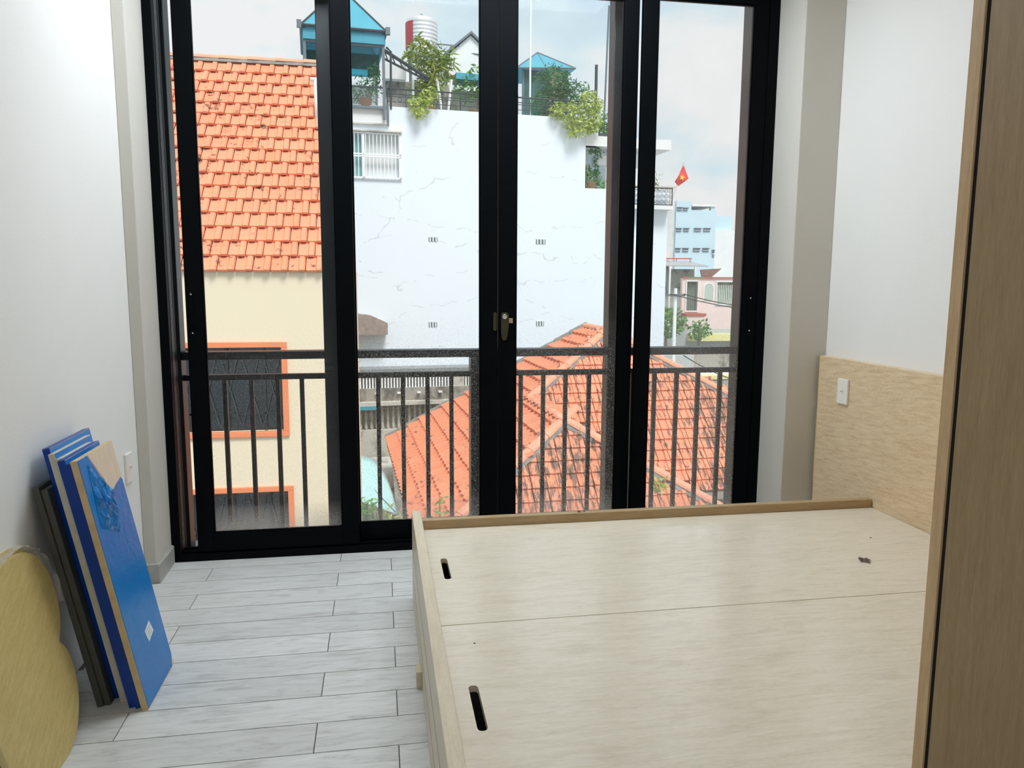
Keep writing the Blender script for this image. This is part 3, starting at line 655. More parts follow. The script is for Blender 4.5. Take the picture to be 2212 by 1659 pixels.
def cap_run(p0, p1, ln, r, parent, mat=M_cap, mortar=True, name='ridge_tile'):
    """overlapping half-round ridge tiles from p0 to p1, on a mortar bed"""
    p0, p1 = Vector(p0), Vector(p1); d = (p1-p0); T = d.length; d.normalize(); sd_ = d.cross(Vector((0, 0, 1))).normalized(); u_ = sd_.cross(d).normalized()
    me = bpy.data.meshes.new(name); vs = []; fs = []; sg = 7
    for yy, rr in ((0, r*1.06), (ln*1.08, r*.88)):
        for k in range(sg): a = math.pi*k/(sg-1); vs.append((rr*math.cos(a), yy, rr*math.sin(a)*.8))
    for k in range(sg): a = math.pi*k/(sg-1); vs.append((r*.86*math.cos(a), 0, r*.86*math.sin(a)*.8-.004))
    for k in range(sg-1): fs.append((k, k+1, sg+k+1, sg+k)); fs.append((2*sg+k, 2*sg+k+1, k+1, k))
    me.from_pydata(vs, [], fs); me.materials.append(mat); me.update()
    for p in me.polygons: p.use_smooth = False
    n = max(1, int(T/ln))
    for i in range(n+1):
        if i*ln > T-.05: break
        Mr = Matrix((sd_, d, u_)).transposed().to_4x4(); Mr.translation = p0+d*(i*ln)+u_*(.035)
        inst(me, name, Mr, parent)
    if mortar:
        mb = MB(); mb.prism([p0-sd_*r*1.15-u_*.03, p0+sd_*r*1.15-u_*.03, p0+sd_*r*.8+u_*.05, p0-sd_*r*.8+u_*.05], d*T); mb.build('mortar_bed', M_mortar, parent)

# ---- cream house with the steep orange roof
ch = thing('cream_house', (-3, 14, GZ), 'cream house with steep orange tiled roof and orange window surrounds, on the left', 'house')
EY, EZ, RY, RZ_ = 12.22, 1.506, 15.86, 5.46; VX = -.81; LX = -5.0
mb = MB(); W1 = (-3.75, -1.522, -.989, .328); W2 = (-3.75, -1.49, -3.35, -1.96)
def wall_with_windows(name, mat, parent, x0, x1, y0, y1, z0, z1, wins):
    """front wall (facing -y) with rectangular openings"""
    xs = sorted({x0, x1, *[w_[0] for w_ in wins], *[w_[1] for w_ in wins]}); zs = sorted({z0, z1, *[w_[2] for w_ in wins], *[w_[3] for w_ in wins]})
    mb = MB()
    for i in range(len(xs)-1):
        for j in range(len(zs)-1):
            cx, cz = (xs[i]+xs[i+1])/2, (zs[j]+zs[j+1])/2
            if any(w_[0] < cx < w_[1] and w_[2] < cz < w_[3] for w_ in wins): continue
            mb.box(xs[i], xs[i+1], y0, y1, zs[j], zs[j+1])
    return mb.build(name, mat, parent)
wall_with_windows('front_wall', M_cream, ch, -9, -.35, EY-.02, EY+.3, GZ, EZ-.02, [W1, W2])
mb = MB(); mb.box(-9, -.66, EY+.7, 19, GZ, EZ-.05); mb.build('house_body', M_cream, ch)
bx('inner_side', M_cream, -.86, -.66, EY+.3, EY+.7, GZ, EZ-.05, ch)
for wi, (x0, x1, z0, z1) in enumerate((W1, W2)):
    fwd = .085
    mb = MB(); e_ = fwd
    mb.box(x0-e_, x1+e_, EY-.06, EY+.04, z1, z1+e_); mb.box(x0-e_, x1+e_, EY-.06, EY+.04, z0-e_, z0); mb.box(x1, x1+e_, EY-.06, EY+.04, z0, z1); mb.box(x0-e_, x0, EY-.06, EY+.04, z0, z1)
    wn = mb.build('window_surround', M_orange, ch, bevel=.008)
    bx('pane', M_darkglass, x0, x1, EY+.10, EY+.12, z0, z1, wn)
    sfr = MB()
    for q in range(4): sfr.box(x0+(x1-x0)*(q+.5)/4-.02, x0+(x1-x0)*(q+.5)/4+.02, EY+.06, EY+.10, z0, z1)
    sfr.box(x0, x1, EY+.06, EY+.10, z0+.2*(z1-z0), z0+.2*(z1-z0)+.025); sfr.build('sash_bars', M_iron, wn)
    gb = MB(); n = 7
    for q in range(n):
        xx = x0+(x1-x0)*(q+.5)/n; gb.tube([(xx-.14, EY+.045, z0+.1), (xx+.14, EY+.045, z1-.1)], .006, 5); gb.tube([(xx+.14, EY+.045, z0+.1), (xx-.14, EY+.045, z1-.1)], .006, 5)
    gb.build('security_lattice', M_frame_d, wn)
mb = MB(); mb.prism([(-9, EY+.06, EZ+.05), (-9, RY, RZ_-.03), (-9, RY, RZ_-.15), (-9, EY+.06, EZ-.06)], (9+VX, 0, 0)); mb.prism([(-9, RY, RZ_-.03), (-9, 2*RY-EY, EZ), (-9, 2*RY-EY, EZ-.1), (-9, RY, RZ_-.15)], (9+VX, 0, 0)); mb.build('roof_deck', M_mortar, ch)
mb = MB(); mb.prism([(VX-.2, EY+.1, EZ-.1), (VX-.2, RY, RZ_-.15), (VX-.2, 2*RY-EY, EZ-.1)], (.18, 0, 0)); mb.build('gable_wall', M_cream, ch)
sl = Vector((0, RY-EY, RZ_-EZ)); SL = sl.length; sl.normalize()
tl = []; TW = .259; TG = SL/17
tile_field(tl, (LX, EY-.06, EZ-.03), (1, 0, 0), sl, [(LX, EY-.06, EZ-.03), (VX+.02, EY-.06, EZ-.03), (VX+.02, RY, RZ_), (LX, RY, RZ_)], TW, TG, .012, .5)
lay_tiles(tl, tile_mesh('roof_tile', TW, TG*1.12, M_tileA), ch)
cap_run((LX, RY, RZ_+.02), (VX, RY, RZ_+.02), .52, .10, ch)
mb = MB(); mb.tube([(-1.06, 14.72, 4.2), (-1.06, 14.72, 4.98)], .045, 8); mb.tube([(-1.16, 14.72, 4.95), (-.96, 14.72, 4.95)], .04, 8); mb.build('vent_pipe', M_white2, ch, smooth=True)

# ---- hip-roofed house below
hh = thing('hip_roof_house', (4, 15, GZ), 'low house with weathered orange hip roof just below the balcony railing', 'house')
th, s_, D_, rl, d_, eB, kf, kn, kb, sr = .049, .632, 4.445, 1.416, 2.482, 6.722, .406, .602, .567, 1.123
HP = Vector((.137, 18.6, -2.5025)); HU = Vector((math.cos(th), math.sin(th), 0)); HV = Vector((-math.sin(th), math.cos(th), 0))
hq = lambda u, v, z: HP+u*HU+v*HV+Vector((0, 0, z))
N_ = -kf*D_-rl; Ve = N_-kn*D_; Ub = d_+sr*d_; Ua = D_+sr*D_; Vb = -eB-kb*d_
aF, aN, bK, bN = hq(D_, -kf*D_, s_*D_), hq(D_, N_, s_*D_), hq(d_, N_-kn*(D_-d_), s_*d_), hq(d_, -eB, s_*d_)
P0, PL_, PB_, PV_, PA_, PF_ = hq(0, 0, 0), hq(0, Vb, 0), hq(Ub, Vb, 0), hq(Ub, Ve, 0), hq(Ua, Ve, 0), hq(Ua, 0, 0)
dk = MB(); 
for poly in ([P0, PL_, bN, bK, aN, aF], [aN, bK, PV_, PA_], [bK, bN, PB_, PV_], [bN, PL_, PB_], [aF, aN, PA_, PF_], [P0, aF, PF_]):
    dk.prism([Vector(p)-Vector((0, 0, .02)) for p in poly], (0, 0, -.10))
dk.build('roof_deck', M_mortar, hh)
tB = []; tL = []
M_tileL = tile_mat('orange side slope tile', '#ec9f7d', '#df8a67', '#5f5750', .775, (1.5, 1.5, 1.5), .36)
cosL = Vector((1, 0, s_)); 
def ax(u, v, z): return HU*u+HV*v+Vector((0, 0, z))
WB = .25
tile_field(tL, P0, ax(0, -1, 0), ax(1, 0, s_), [P0, PL_, bN, bK, aN, aF], WB, .31, .02, 0)
tile_field(tB, PV_, ax(1, 0, 0), ax(0, kn, s_), [aN, bK, PV_, PA_], WB, .229, .02, 0)
tile_field(tB, PB_, ax(0, 1, 0), ax(-sr, 0, s_), [bK, bN, PB_, PV_], WB, .30, .02, 0)
tile_field(tB, PL_, ax(1, 0, 0), ax(0, kb, s_), [bN, PL_, PB_], WB, .229, .02, 0)
def hidden_last(m_):
    p = m_.translation; q = p-Vector((0, 0, 1.35)); dep = q.dot(fw); px = 1106+1642.5*q.dot(rt2)/dep; py = 829.5-1642.5*q.dot(up2)/dep
    vis = 780 < px < 1600 and py < 1125 and not (1042 < px < 1113) and not (1329 < px < 1395)
    return (0 if vis else 100)+q.length
lay_tiles(tB, tile_mesh('roof_tile', WB, .34, M_tileB), hh, 170, hidden_last)
lay_tiles(tL, tile_mesh('roof_tile', WB, .35, M_tileL, .05, .085, .075), hh, 130, hidden_last)
cap_run(P0, aF, .40, .12, hh, M_mortar)
for a_, c_ in ((aF, aN), (PL_, bN), (bN, bK), (bK, aN), (PB_, bN), (PA_, aN)): cap_run(a_, c_, .40, .10, hh)
ib = MB()
inset = lambda u, v: hq(u, v, 0)
base = [inset(.35, -.3), inset(.35, Vb+.35), inset(Ub-.35, Vb+.35), inset(Ub-.35, Ve+.35), inset(Ua-.35, Ve+.35), inset(Ua-.35, -.3)]
ib.prism([p-Vector((0, 0, .06)) for p in base], (0, 0, GZ+2.55)); ib.build('house_wall', M_conc_d, hh)
ev = MB()
for p, q in ((P0, PL_), (PL_, PB_), (PV_, PA_)):
    dd = (q-p).normalized(); ev.prism([p-Vector((0, 0, .03)), p-Vector((0, 0, .16)), p-Vector((0, 0, .16))+dd.cross(Vector((0, 0, 1)))*.03, p-Vector((0, 0, .03))+dd.cross(Vector((0, 0, 1)))*.03], q-p)
ev.build('fascia', M_conc_d, hh)

# ---- white building
ta = R(4.83); BA = Vector((math.cos(ta), math.sin(ta), 0)); BN = Vector((-math.sin(ta), math.cos(ta), 0)); BO = Vector((3.0, 22.0, 0))
BM = Matrix((BA, BN, Vector((0, 0, 1)))).transposed().to_4x4(); BM.translation = BO     # local a, b(depth), z
wp = lambda a, b, z: BM @ Vector((a, b, z))
wb = thing('white_building', wp(0, 3, GZ), 'tall white painted building with cracked blank facade and roof garden', 'building')
def wbx(name, mat, a0, a1, b0, b1, z0, z1, parent=wb, bevel=0, **k): return bx(name, mat, a0, a1, b0, b1, z0, z1, parent, bevel, M=BM, **k)
mb = MB()
WA = (-4.3, -2.40, 4.18, 5.33)
for q in ((-8, 5.70, 0, 7, GZ, 4.10), (-8, -4.3, 0, .3, 4.10, 6.07), (-4.3, -2.40, 0, .3, 4.10, 4.18), (-4.3, -2.40, 0, .3, 5.33, 6.07), (-2.40, 3.02, 0, .3, 4.10, 6.07), (-8, 3.02, .3, 7, 4.10, 5.95), (3.02, 3.40, 0, .25, 5.31, 6.07), (3.02, 4.45, 2.0, 7, 4.10, 5.95)): mb.box(*q, M=BM)
mb.build('facade', M_white, wb)
wbx('canopy_slab', M_white2, 3.02, 5.74, -.02, 2.6, 5.31, 5.60)
wbx('wall_ledge', M_white2, -4.2, -2.72, -.06, .02, 5.60, 5.97)
wbx('ledge_drip', M_conc, -4.2, -2.70, -.08, .02, 5.56, 5.60)
wbx('downpipe', M_frame, -2.75, -2.68, -.08, 0, 5.55, 6.1)
# window with grille
wg = wbx('window_frame', M_white2, -4.3, -2.40, .12, .20, 4.18, 5.33); wg.data.materials[0] = plain('pale grey shutter', '#e2e6e6', .6, stretch=(12, 12, .2), var=.15, scale=4)
wbx('pane', M_pane, -4.2, -3.42, .09, .12, 4.22, 5.28, wg)
gm = MB()
for q in range(20):
    a = -4.32+q*.1; gm.box(a-.010, a+.010, -.06, -.04, 4.18, 5.33, BM)
gm.build('grille_bars', M_slat, wg)
mb = MB()
for z in (4.16, 4.72, 4.78, 5.33): mb.box(-4.34, -2.36, -.065, -.035, z-.018, z+.018, BM)
for a in (-3.38, -2.38): mb.box(a-.025, a+.025, -.065, -.035, 4.14, 5.35, BM)
mb.build('grille_frame', M_slat, wg)
wbx('window_hood', M_conc, -4.34, -2.34, -.12, 0, 5.37, 5.41, wg)
# vents
for a0, a1, z0, z1 in ((-1.62, -1.37, 2.47, 2.59), (1.53, 1.82, 2.45, 2.59), (-1.64, -1.40, .06, .20), (1.56, 1.80, .06, .20)):
    v_ = wbx('wall_vent', plain('vent recess', '#6d7f86', .7), a0, a1, -.005, .0, z0, z1)
    for k_ in range(3): wbx('vent_fin', M_slat, a0+(a1-a0)*(k_+.5)/3-.015, a0+(a1-a0)*(k_+.5)/3+.015, -.02, -.005, z0, z1, v_)
# brown gabled lean-to against the facade
mb = MB(); mb.prism([wp(-4.6, -.5, -.11), wp(-2.85, -.5, -.11), wp(-2.85, -.5, .21), wp(-3.3, -.5, .42), wp(-3.7, -.5, .47), wp(-4.6, -.5, .3)], BN*.5)
mb.build('meter_hood', plain('brown grey sheet', '#9c8f88', .8, var=.25, scale=9), wb)
# loggia: planting wall inside and iron balcony
wbx('planter', M_frame_d, 3.42, 4.4, .05, .35, 5.60, 5.70)
wbx('curtain', plain('ochre board', '#d8b766', .7), 3.30, 3.42, .9, .96, 4.1, 4.9)
mb = MB(); mb.tube([wp(3.06+.10*math.sin(q*.5), .8, 5.25-q*.13) for q in range(9)], .05, 8); mb.build('curved_column', M_white2, wb, smooth=True)
wbx('beam', M_white2, 3.5, 5.0, .4, .8, 4.85, 5.12)
ib_ = MB()
for a in (5.05, 5.68): ib_.box(a-.012, a+.012, -.32, -.30, 3.64, 4.16, BM)
for z in (3.66, 4.14): ib_.box(4.4, 5.69, -.32, -.30, z-.012, z+.012, BM)
for i in range(9):
    for j in range(3):
        c = Vector((4.47+i*.145, -.31, 3.74+j*.16)); rr = .075
        ib_.tube([BM @ (c+Vector((rr*(1-q/22)*math.cos(q*.6+i), 0, rr*(1-q/22)*math.sin(q*.6+i)))) for q in range(20)], .008, 4)
ib_.build('iron_balcony', M_iron, wb)
wbx('balcony_slab', M_white2, 4.2, 5.70, -.36, .2, 3.52, 3.63); wbx('balcony_cap', M_conc, 4.2, 5.74, -.38, -.24, 4.16, 4.20)
# terrace railing
tr_ = MB()
for z, r_ in ((6.56, .022), (6.42, .012), (6.36, .010), (6.22, .010)): tr_.tube([wp(-2.70, .1, z), wp(3.36, .1, z)], r_, 6)
for q in range(13): tr_.tube([wp(-2.70+q*.505, .1, 6.05), wp(-2.70+q*.505, .1, 6.56)], .018 if q % 2 == 0 else .010, 6)
for q in range(24):
    c = wp(-2.62+q*.252, .1, 6.29); tr_.tube([c+BA*.05*math.cos(k_*.63)+Vector((0, 0, .055*math.sin(k_*.63))) for k_ in range(11)], .006, 4)
tr_.build('terrace_railing', M_frame_d, wb)
wbx('terrace_wall', stained('stained grey terrace wall', '#b5b2ab', '#5d5a55', .5, 2.2), -2.65, -.75, 1.5, 1.8, 5.9, 7.12)
wbx('terrace_wall', M_conc, -.75, 1.3, 1.2, 1.4, 5.9, 6.9)
wbx('rooftop_box', M_white2, -2.65, -2.05, 1.2, 1.6, 7.1, 7.5)
mb = MB()
for a0, a1 in ((-1.28, -1.12), (-.86, -.98), (-1.95, -1.95)): mb.tube([wp(a0, .45, 7.0), wp(a1, .45, 5.98)], .035, 6)
mb.build('prop_posts', M_white2, wb)
wbx('awning', M_teal, -.72, 1.0, .5, 1.2, 7.05, 7.22)
# concrete annex at its foot
an = thing('concrete_annex', wp(-2, -1, GZ), 'stained grey concrete annex with slatted parapet at the foot of the white building', 'building')
def abx(name, mat, *q, **k): return wbx(name, mat, *q, parent=an, **k)
abx('parapet_roof', plain('grey corrugated edge', '#8f9294', .8, var=.3, scale=14), -5.0, 2.2, -.74, -.02, -1.17, -1.04)
abx('dark_backing', M_frame, -5.0, 2.2, -.55, -.02, -1.57, -1.17)
sm_ = MB()
for q in range(86): a = -5.0+q*.084; sm_.box(a, a+.046, -.66, -.63, -1.57, -1.16, BM)
sm_.build('slats', M_slat, an, kind='stuff')
abx('pillar', M_conc, -1.15, -.75, -.70, -.5, -1.57, -1.17)
abx('beam', M_conc_d, -5.0, 2.2, -.75, -.02, -1.92, -1.57)
for a in (-3.2, -2.6, -2.05, -1.45): abx('lamp_bracket', M_slat, a-.05, a+.05, -.85, -.75, -1.72, -1.68)
abx('ledge', M_conc, -5.0, 2.2, -.95, -.02, -2.02, -1.92)
abx('balustrade_wall', M_conc, -5.0, 2.2, -.45, -.02, GZ, -2.02)
bl = MB()
for q in range(34): a = -5.0+q*.15; bl.lathe(wp(a, -.62, 0), [(.03, -2.72), (.05, -2.66), (.028, -2.5), (.05, -2.35), (.03, -2.2), (.03, -2.08)], 8)
bl.build('balusters', M_conc, an, smooth=True, kind='stuff')
abx('balustrade_base', M_conc, -5.0, 2.2, -.85, -.45, GZ, -2.72)
abx('teal_sill', M_teal, -5.0, -3.15, -.98, -.90, -2.12, -2.02)
# yard slab in front of it
tag(bx('yard_terrace', M_conc, -.33, .25, 16.4, 20.4, GZ, -3.35), 'mottled grey concrete terrace beside the hip roof house', 'terrace')

# ---- rooftop things on the white building
def bthing(name, a, b, z, label, cat, group=None): return thing(name, wp(a, b, z), label, cat, group)
def bprism(mb, pts, d): return mb.prism([wp(*p) for p in pts], BM.to_3x3() @ Vector(d))
gz = bthing('roof_gazebo', -3.8, 1, 5.97, 'teal roofed steel gazebo with glass rail on the white building', 'gazebo')
ap = (-3.83, 1.1, 9.38); c4 = [(-4.93, -.25, 7.92), (-2.73, -.25, 7.92), (-2.73, 2.4, 7.92), (-4.93, 2.4, 7.92)]
for i in range(4):
    mb = MB(); mb.prism([wp(*c4[i]), wp(*c4[(i+1) % 4]), wp(*ap)], (0, 0, -.03)); mb.build('roof_sheet', M_teal, gz)
    mb = MB(); mb.tube([wp(*c4[i]), wp(*ap)], .03, 6); mb.tube([wp(*c4[i]), wp(*c4[(i+1) % 4])], .035, 6); mb.build('roof_trim', M_frame_d, gz)
for a0, a1, b0, b1 in ((-4.88, -2.78, -.2, -.16), (-2.80, -2.76, -.16, 2.3), (-4.9, -4.86, -.16, 2.3)): wbx('fascia_sheet', M_teal, a0, a1, b0, b1, 7.60, 7.85, gz)
for a, b in ((-4.85, -.12), (-2.81, -.12), (-4.85, 2.3), (-2.81, 2.3)): wbx('post', M_frame, a-.035, a+.035, b-.035, b+.035, 5.70, 7.9, gz)
wbx('eave_beam', M_frame, -4.88, -2.78, -.14, -.08, 7.54, 7.62, gz)
for a in (-4.97, -2.70): wbx('gutter_end', M_frame, a-.06, a+.06, -.32, -.2, 7.84, 8.02, gz)
wbx('shade_net', M_teal_d, -4.8, -2.86, .6, .64, 6.95, 7.55, gz); wbx('shade_net', M_teal_d, -4.84, -4.80, -.1, 2.2, 6.6, 7.55, gz)
wbx('tarpaulin', M_cyan, -4.7, -3.2, .3, .5, 6.92, 7.06, gz)
wbx('rail_glass', M_bal, -4.8, -2.86, -.14, -.12, 6.0, 6.5, gz); wbx('rail_top', M_frame_d, -4.85, -2.82, -.15, -.11, 6.49, 6.53, gz); wbx('rail_foot', M_frame, -4.85, -2.82, -.16, -.10, 5.95, 6.02, gz)
wbx('back_wall', M_white2, -4.8, -2.9, 1.6, 1.7, 6.0, 6.9, gz)
mb = MB(); mb.tube([wp(-2.78, 0, 7.52), wp(-1.55, .3, 6.95)], .045, 6); mb.tube([wp(-2.78, 0, 7.30), wp(-1.55, .3, 6.88)], .03, 6)
for q in range(6): t = q/6; mb.tube([wp(-2.78+1.23*t, .3*t, 7.52-.57*t), wp(-2.78+1.23*(t+.08), .3*t, 7.30-.42*(t+.08))], .018, 5)
mb.tube([wp(-2.72, 0, 7.6), wp(-2.60, 0, 7.5), wp(-2.62, 0, 6.0)], .03, 6); mb.build('lattice_brace', M_frame_d, gz)

tk = bthing('water_tank', -1.4, 2.5, 6, 'stainless steel water tank with red strip above the rooftop plants', 'water tank')
mb = MB(); c = wp(-1.4, 2.5, 0); prof = [(0, 9.30), (.12, 9.29), (.40, 9.19), (.47, 9.14), (.475, 9.10)]
for q in range(8): z = 9.06-q*.11; prof += [(.485, z), (.485, z-.02), (.475, z-.035), (.475, z-.095)]
prof += [(.475, 8.12), (.45, 8.08), (0, 8.06)]
mb.lathe(c, prof, 32); mb.build('tank_body', M_inox, tk, smooth=True)
mb = MB(); mb.lathe(c+Vector((0, 0, 0)), [(.03, 9.28), (.03, 9.36), (0, 9.37)], 10); mb.build('tank_valve', M_teal, tk)
mb = MB()
for q in range(7):
    a0 = R(178+q*8); a1 = R(186+q*8); p = [c+Vector((.492*math.cos(a), .492*math.sin(a), z)) for a, z in ((a0, 8.3), (a1, 8.3), (a1, 9.05), (a0, 9.05))]; mb.add(p, ((0, 1, 2, 3),))
mb.build('red_strip', M_red, tk)
mb = MB()
for sx in (-.35, .35):
    for sy in (-.35, .35): mb.tube([c+Vector((sx, sy, 6.0)), c+Vector((sx, sy, 8.1))], .03, 6)
for z in (7.0, 8.04): mb.tube([c+Vector((x, y, z)) for x, y in ((-.35, -.35), (.35, -.35), (.35, .35), (-.35, .35), (-.35, -.35))], .025, 6)
mb.build('tank_stand', M_frame, tk)

gs = bthing('gabled_shed', 0, 2.5, 6, 'small white gabled rooftop shed beside the water tank', 'shed')
mb = MB(); bprism(mb, [(-.70, 2, 6.0), (.74, 2, 6.0), (.74, 2, 8.10), (.01, 2, 8.72), (-.70, 2, 8.10)], (0, 1.6, 0)); mb.build('shed_wall', M_white2, gs)
mb = MB(); bprism(mb, [(-.80, 1.9, 8.06), (.01, 1.9, 8.74), (.01, 1.9, 8.82), (-.80, 1.9, 8.14)], (0, 1.8, 0)); bprism(mb, [(.84, 1.9, 8.06), (.01, 1.9, 8.74), (.01, 1.9, 8.82), (.84, 1.9, 8.14)], (0, 1.8, 0)); mb.build('shed_roof', M_frame, gs)
wbx('trim_band', plain('dull red band', '#b07a74', .7), -.70, .74, 1.97, 2.0, 7.48, 7.53, gs)
mb = MB(); mb.tube([wp(-1.0, 2.2, 8.45), wp(-.35, 2.0, 8.38)], .02, 5); mb.tube([wp(-1.0, 2.2, 8.25), wp(.4, 1.95, 8.18)], .02, 5); mb.tube([wp(-.72, 2.1, 6.0), wp(-.72, 2.1, 8.15)], .03, 6); mb.build('pipe_rail', M_frame, gs)

pv = bthing('roof_pavilion', 2.2, 2, 6, 'teal pyramid roofed pavilion behind the rooftop bushes', 'pavilion')
e4 = [(1.28, 1.4, 7.72), (3.15, 1.4, 7.84), (3.15, 3.2, 7.84), (1.28, 3.2, 7.72)]; apx = (2.17, 2.2, 8.44)
for i in range(4):
    mb = MB(); mb.prism([wp(*e4[i]), wp(*e4[(i+1) % 4]), wp(*apx)], (0, 0, -.03)); mb.build('roof_sheet', M_teal, pv)
    mb = MB(); mb.tube([wp(*e4[i]), wp(*apx)], .025, 6); mb.tube([wp(*e4[i]), wp(*e4[(i+1) % 4])], .025, 6)
    mid = (Vector(e4[i])+Vector(e4[(i+1) % 4]))/2; mb.tube([wp(*mid), wp(*apx)], .015, 6); mb.build('roof_rib', M_frame, pv)
for a, b in ((1.55, 1.6), (2.95, 1.6), (1.55, 3), (2.95, 3)): wbx('post', M_frame, a-.03, a+.03, b-.03, b+.03, 5.9, 7.8, pv)
wbx('green_net', M_teal_d, 1.55, 2.40, 1.62, 1.64, 6.0, 7.75, pv); wbx('bamboo_blind', plain('beige blind', '#b9aa94', .8, var=.15, stretch=(1, 1, 14), scale=3), 2.40, 2.93, 1.62, 1.64, 6.9, 7.78, pv)

def pole(name, a, b, z0, z1, r, mat, label, cat, lean=0):
    mb = MB(); mb.tube([wp(a, b, z0), wp(a+lean, b, z1)], r, 8); o = mb.build(name, mat); tag(o, label, cat); return o
pole('antenna_mast', 1.46, .5, 6.0, 11.0, .028, M_slat, 'slim white antenna mast rising beside the teal pavilion', 'mast')
pole('steel_post', 3.42, .3, 5.9, 7.67, .045, M_frame_d, 'dark steel post at the corner of the roof garden', 'post')
pole('bamboo_pole', 3.95, 1.0, 5.6, 9.6, .03, M_frame, 'thin grey leaning pole right of the roof garden', 'pole', .10)

def plant(name, a, b, z, label, mat, blobs, size, stems=5, droop=.2, slim=.4, group='rooftop plants', pot=True):
    t = bthing(name, a, b, z, label, 'plant', group)
    mb = MB()
    for (da, db, dz, ra, rb, rz, n) in blobs: leaves(mb, wp(a+da, b+db, z+dz), (ra, rb, rz), n, size, droop, slim)
    mb.build('foliage', mat, t, kind='stuff')
    st = MB()
    for q in range(stems):
        bl = random.choice(blobs); e_ = wp(a+bl[0]+random.uniform(-.5, .5)*bl[3], b+bl[1], z+bl[2]+random.uniform(-.2, .6)*bl[5]); s0 = wp(a+random.uniform(-.12, .12), b, z)
        st.tube([s0, s0.lerp(e_, .5)+Vector((random.uniform(-.08, .08), 0, .08)), e_], .014, 5, .005)
    st.build('stems', M_stem, t)
    if pot:
        MB().lathe(wp(a, b, z-.02), [(0, 0), (.14, 0), (.19, .26), (.17, .27), (.16, .22), (0, .22)], 14).build('pot', plain('clay pot', '#8a6a58', .8), t)
    return t
plant('bamboo_plant', -1.45, .7, 6.0, 'tall bushy bamboo in front of the water tank', M_leafB, [(-.2, 0, 1.75, .5, .3, .45, 260), (.1, 0, 1.2, .45, .3, .4, 220), (.45, 0, 1.6, .3, .25, .35, 120), (-.1, 0, .85, .4, .3, .3, 140)], .30, 8, .5, .18)
plant('frangipani_plant', -.15, .7, 6.0, 'sparse leafy shrub in front of the white gabled shed', M_leafG, [(.1, 0, 1.15, .5, .3, .4, 120), (-.25, 0, .8, .4, .3, .35, 130), (.3, 0, .7, .4, .3, .3, 80)], .18, 10, .2, .35)
plant('hanging_plant', -1.85, -.05, 6.1, 'light green clump spilling over the facade top, left of centre', M_leafY, [(0, -.12, .05, .38, .15, .25, 170), (.25, -.05, .32, .3, .15, .22, 90), (-.05, -.2, -.2, .2, .1, .15, 50)], .14, 5, .5, .4, pot=False)
plant('gazebo_plant', -3.3, .1, 6.0, 'thin leafy plants growing inside the teal gazebo', M_leafD, [(0, 0, .55, .3, .2, .45, 110), (-.35, 0, .35, .25, .2, .3, 70), (.3, 0, .75, .2, .2, .45, 90)], .16, 6, .3, .3)
plant('conifer_bush', 2.35, .55, 6.0, 'dense dark green bush in front of the pavilion', M_leafD, [(-.15, 0, 1.15, .55, .35, .5, 520), (.35, 0, .9, .65, .35, .4, 480), (-.45, 0, .5, .4, .3, .4, 240), (0, 0, .4, .6, .3, .3, 260)], .20, 7, .1, .22)
plant('trailing_bush', 2.75, -.02, 6.05, 'yellow-green bush trailing over the facade corner', M_leafY, [(-.45, -.1, .15, .45, .2, .28, 240), (.3, -.1, .35, .42, .25, .42, 330), (0, -.2, -.2, .5, .15, .22, 190), (.4, -.2, -.12, .25, .15, .28, 130), (-.15, -.22, -.42, .2, .1, .14, 50)], .15, 8, .4, .42, pot=False)
plant('planter_shrub', 3.75, .25, 5.66, 'small green shrub in the planter above the loggia', M_leafG, [(0, 0, .32, .35, .2, .34, 240)], .15, 5, .1, .45, pot=False)
plant('loggia_shrub', 3.35, .45, 4.1, 'green shrub inside the loggia opening of the white building', M_leafG, [(0, 0, .35, .3, .25, .35, 230), (.3, .1, .2, .25, .2, .2, 90)], .13, 5, .1, .45)
plant('loggia_vine', 3.55, .2, 5.0, 'dark vine hanging from the loggia ceiling', M_leafD, [(-.15, 0, .2, .22, .12, .16, 70), (-.12, 0, -.25, .06, .06, .32, 60)], .12, 3, .6, .5, pot=False)
plant('balcony_plant', 5.15, .1, 4.1, 'wispy grey-green plant above the iron balcony', M_leafG, [(0, 0, .38, .3, .2, .22, 45), (.1, 0, .18, .22, .2, .14, 40)], .15, 7, 0, .2)

# ---- awning, weeds, small annex roof
ps = thing('side_awning', (.22, 12.56, GZ), 'pale aqua curved awning sheet between the cream house and the hip roof', 'awning')
near = [Vector((-.64+.86*q/8, 12.56, -2.17-.36*q/8)) for q in range(9)]
farp = [Vector(p) for p in ((-.64, 14.6, -1.94), (-.40, 14.6, -1.97), (-.2, 14.58, -2.035), (-.13, 14.54, -2.08), (-.06, 14.45, -2.14), (.02, 14.25, -2.23), (.09, 13.95, -2.32), (.16, 13.45, -2.42), (.225, 12.62, -2.525))]
mb = MB(); nn_ = 6
for q in range(9):
    for k_ in range(nn_+1): t = k_/nn_; p = near[q].lerp(farp[q], t); p.z += .05*math.sin(math.pi*t)*(1-q/9); mb.v.append(tuple(p))
for q in range(8):
    for k_ in range(nn_): a = q*(nn_+1)+k_; mb.f.append((a, a+nn_+1, a+nn_+2, a+1))
o = mb.build('canopy_sheet', M_par, ps, smooth=True); md_ = o.modifiers.new('thickness', 'SOLIDIFY'); md_.thickness = .012
mb = MB(); mb.tube([p-Vector((0, 0, .02)) for p in near], .014, 6); mb.build('front_bar', M_frame, ps)
mb = MB(); mb.tube([p-Vector((0, 0, .02)) for p in farp], .014, 6); mb.build('curved_bar', M_frame, ps)
mb = MB(); mb.tube([near[8]-Vector((0, 0, .03)), (.22, 12.56, GZ)], .02, 6); mb.build('post', M_frame, ps)
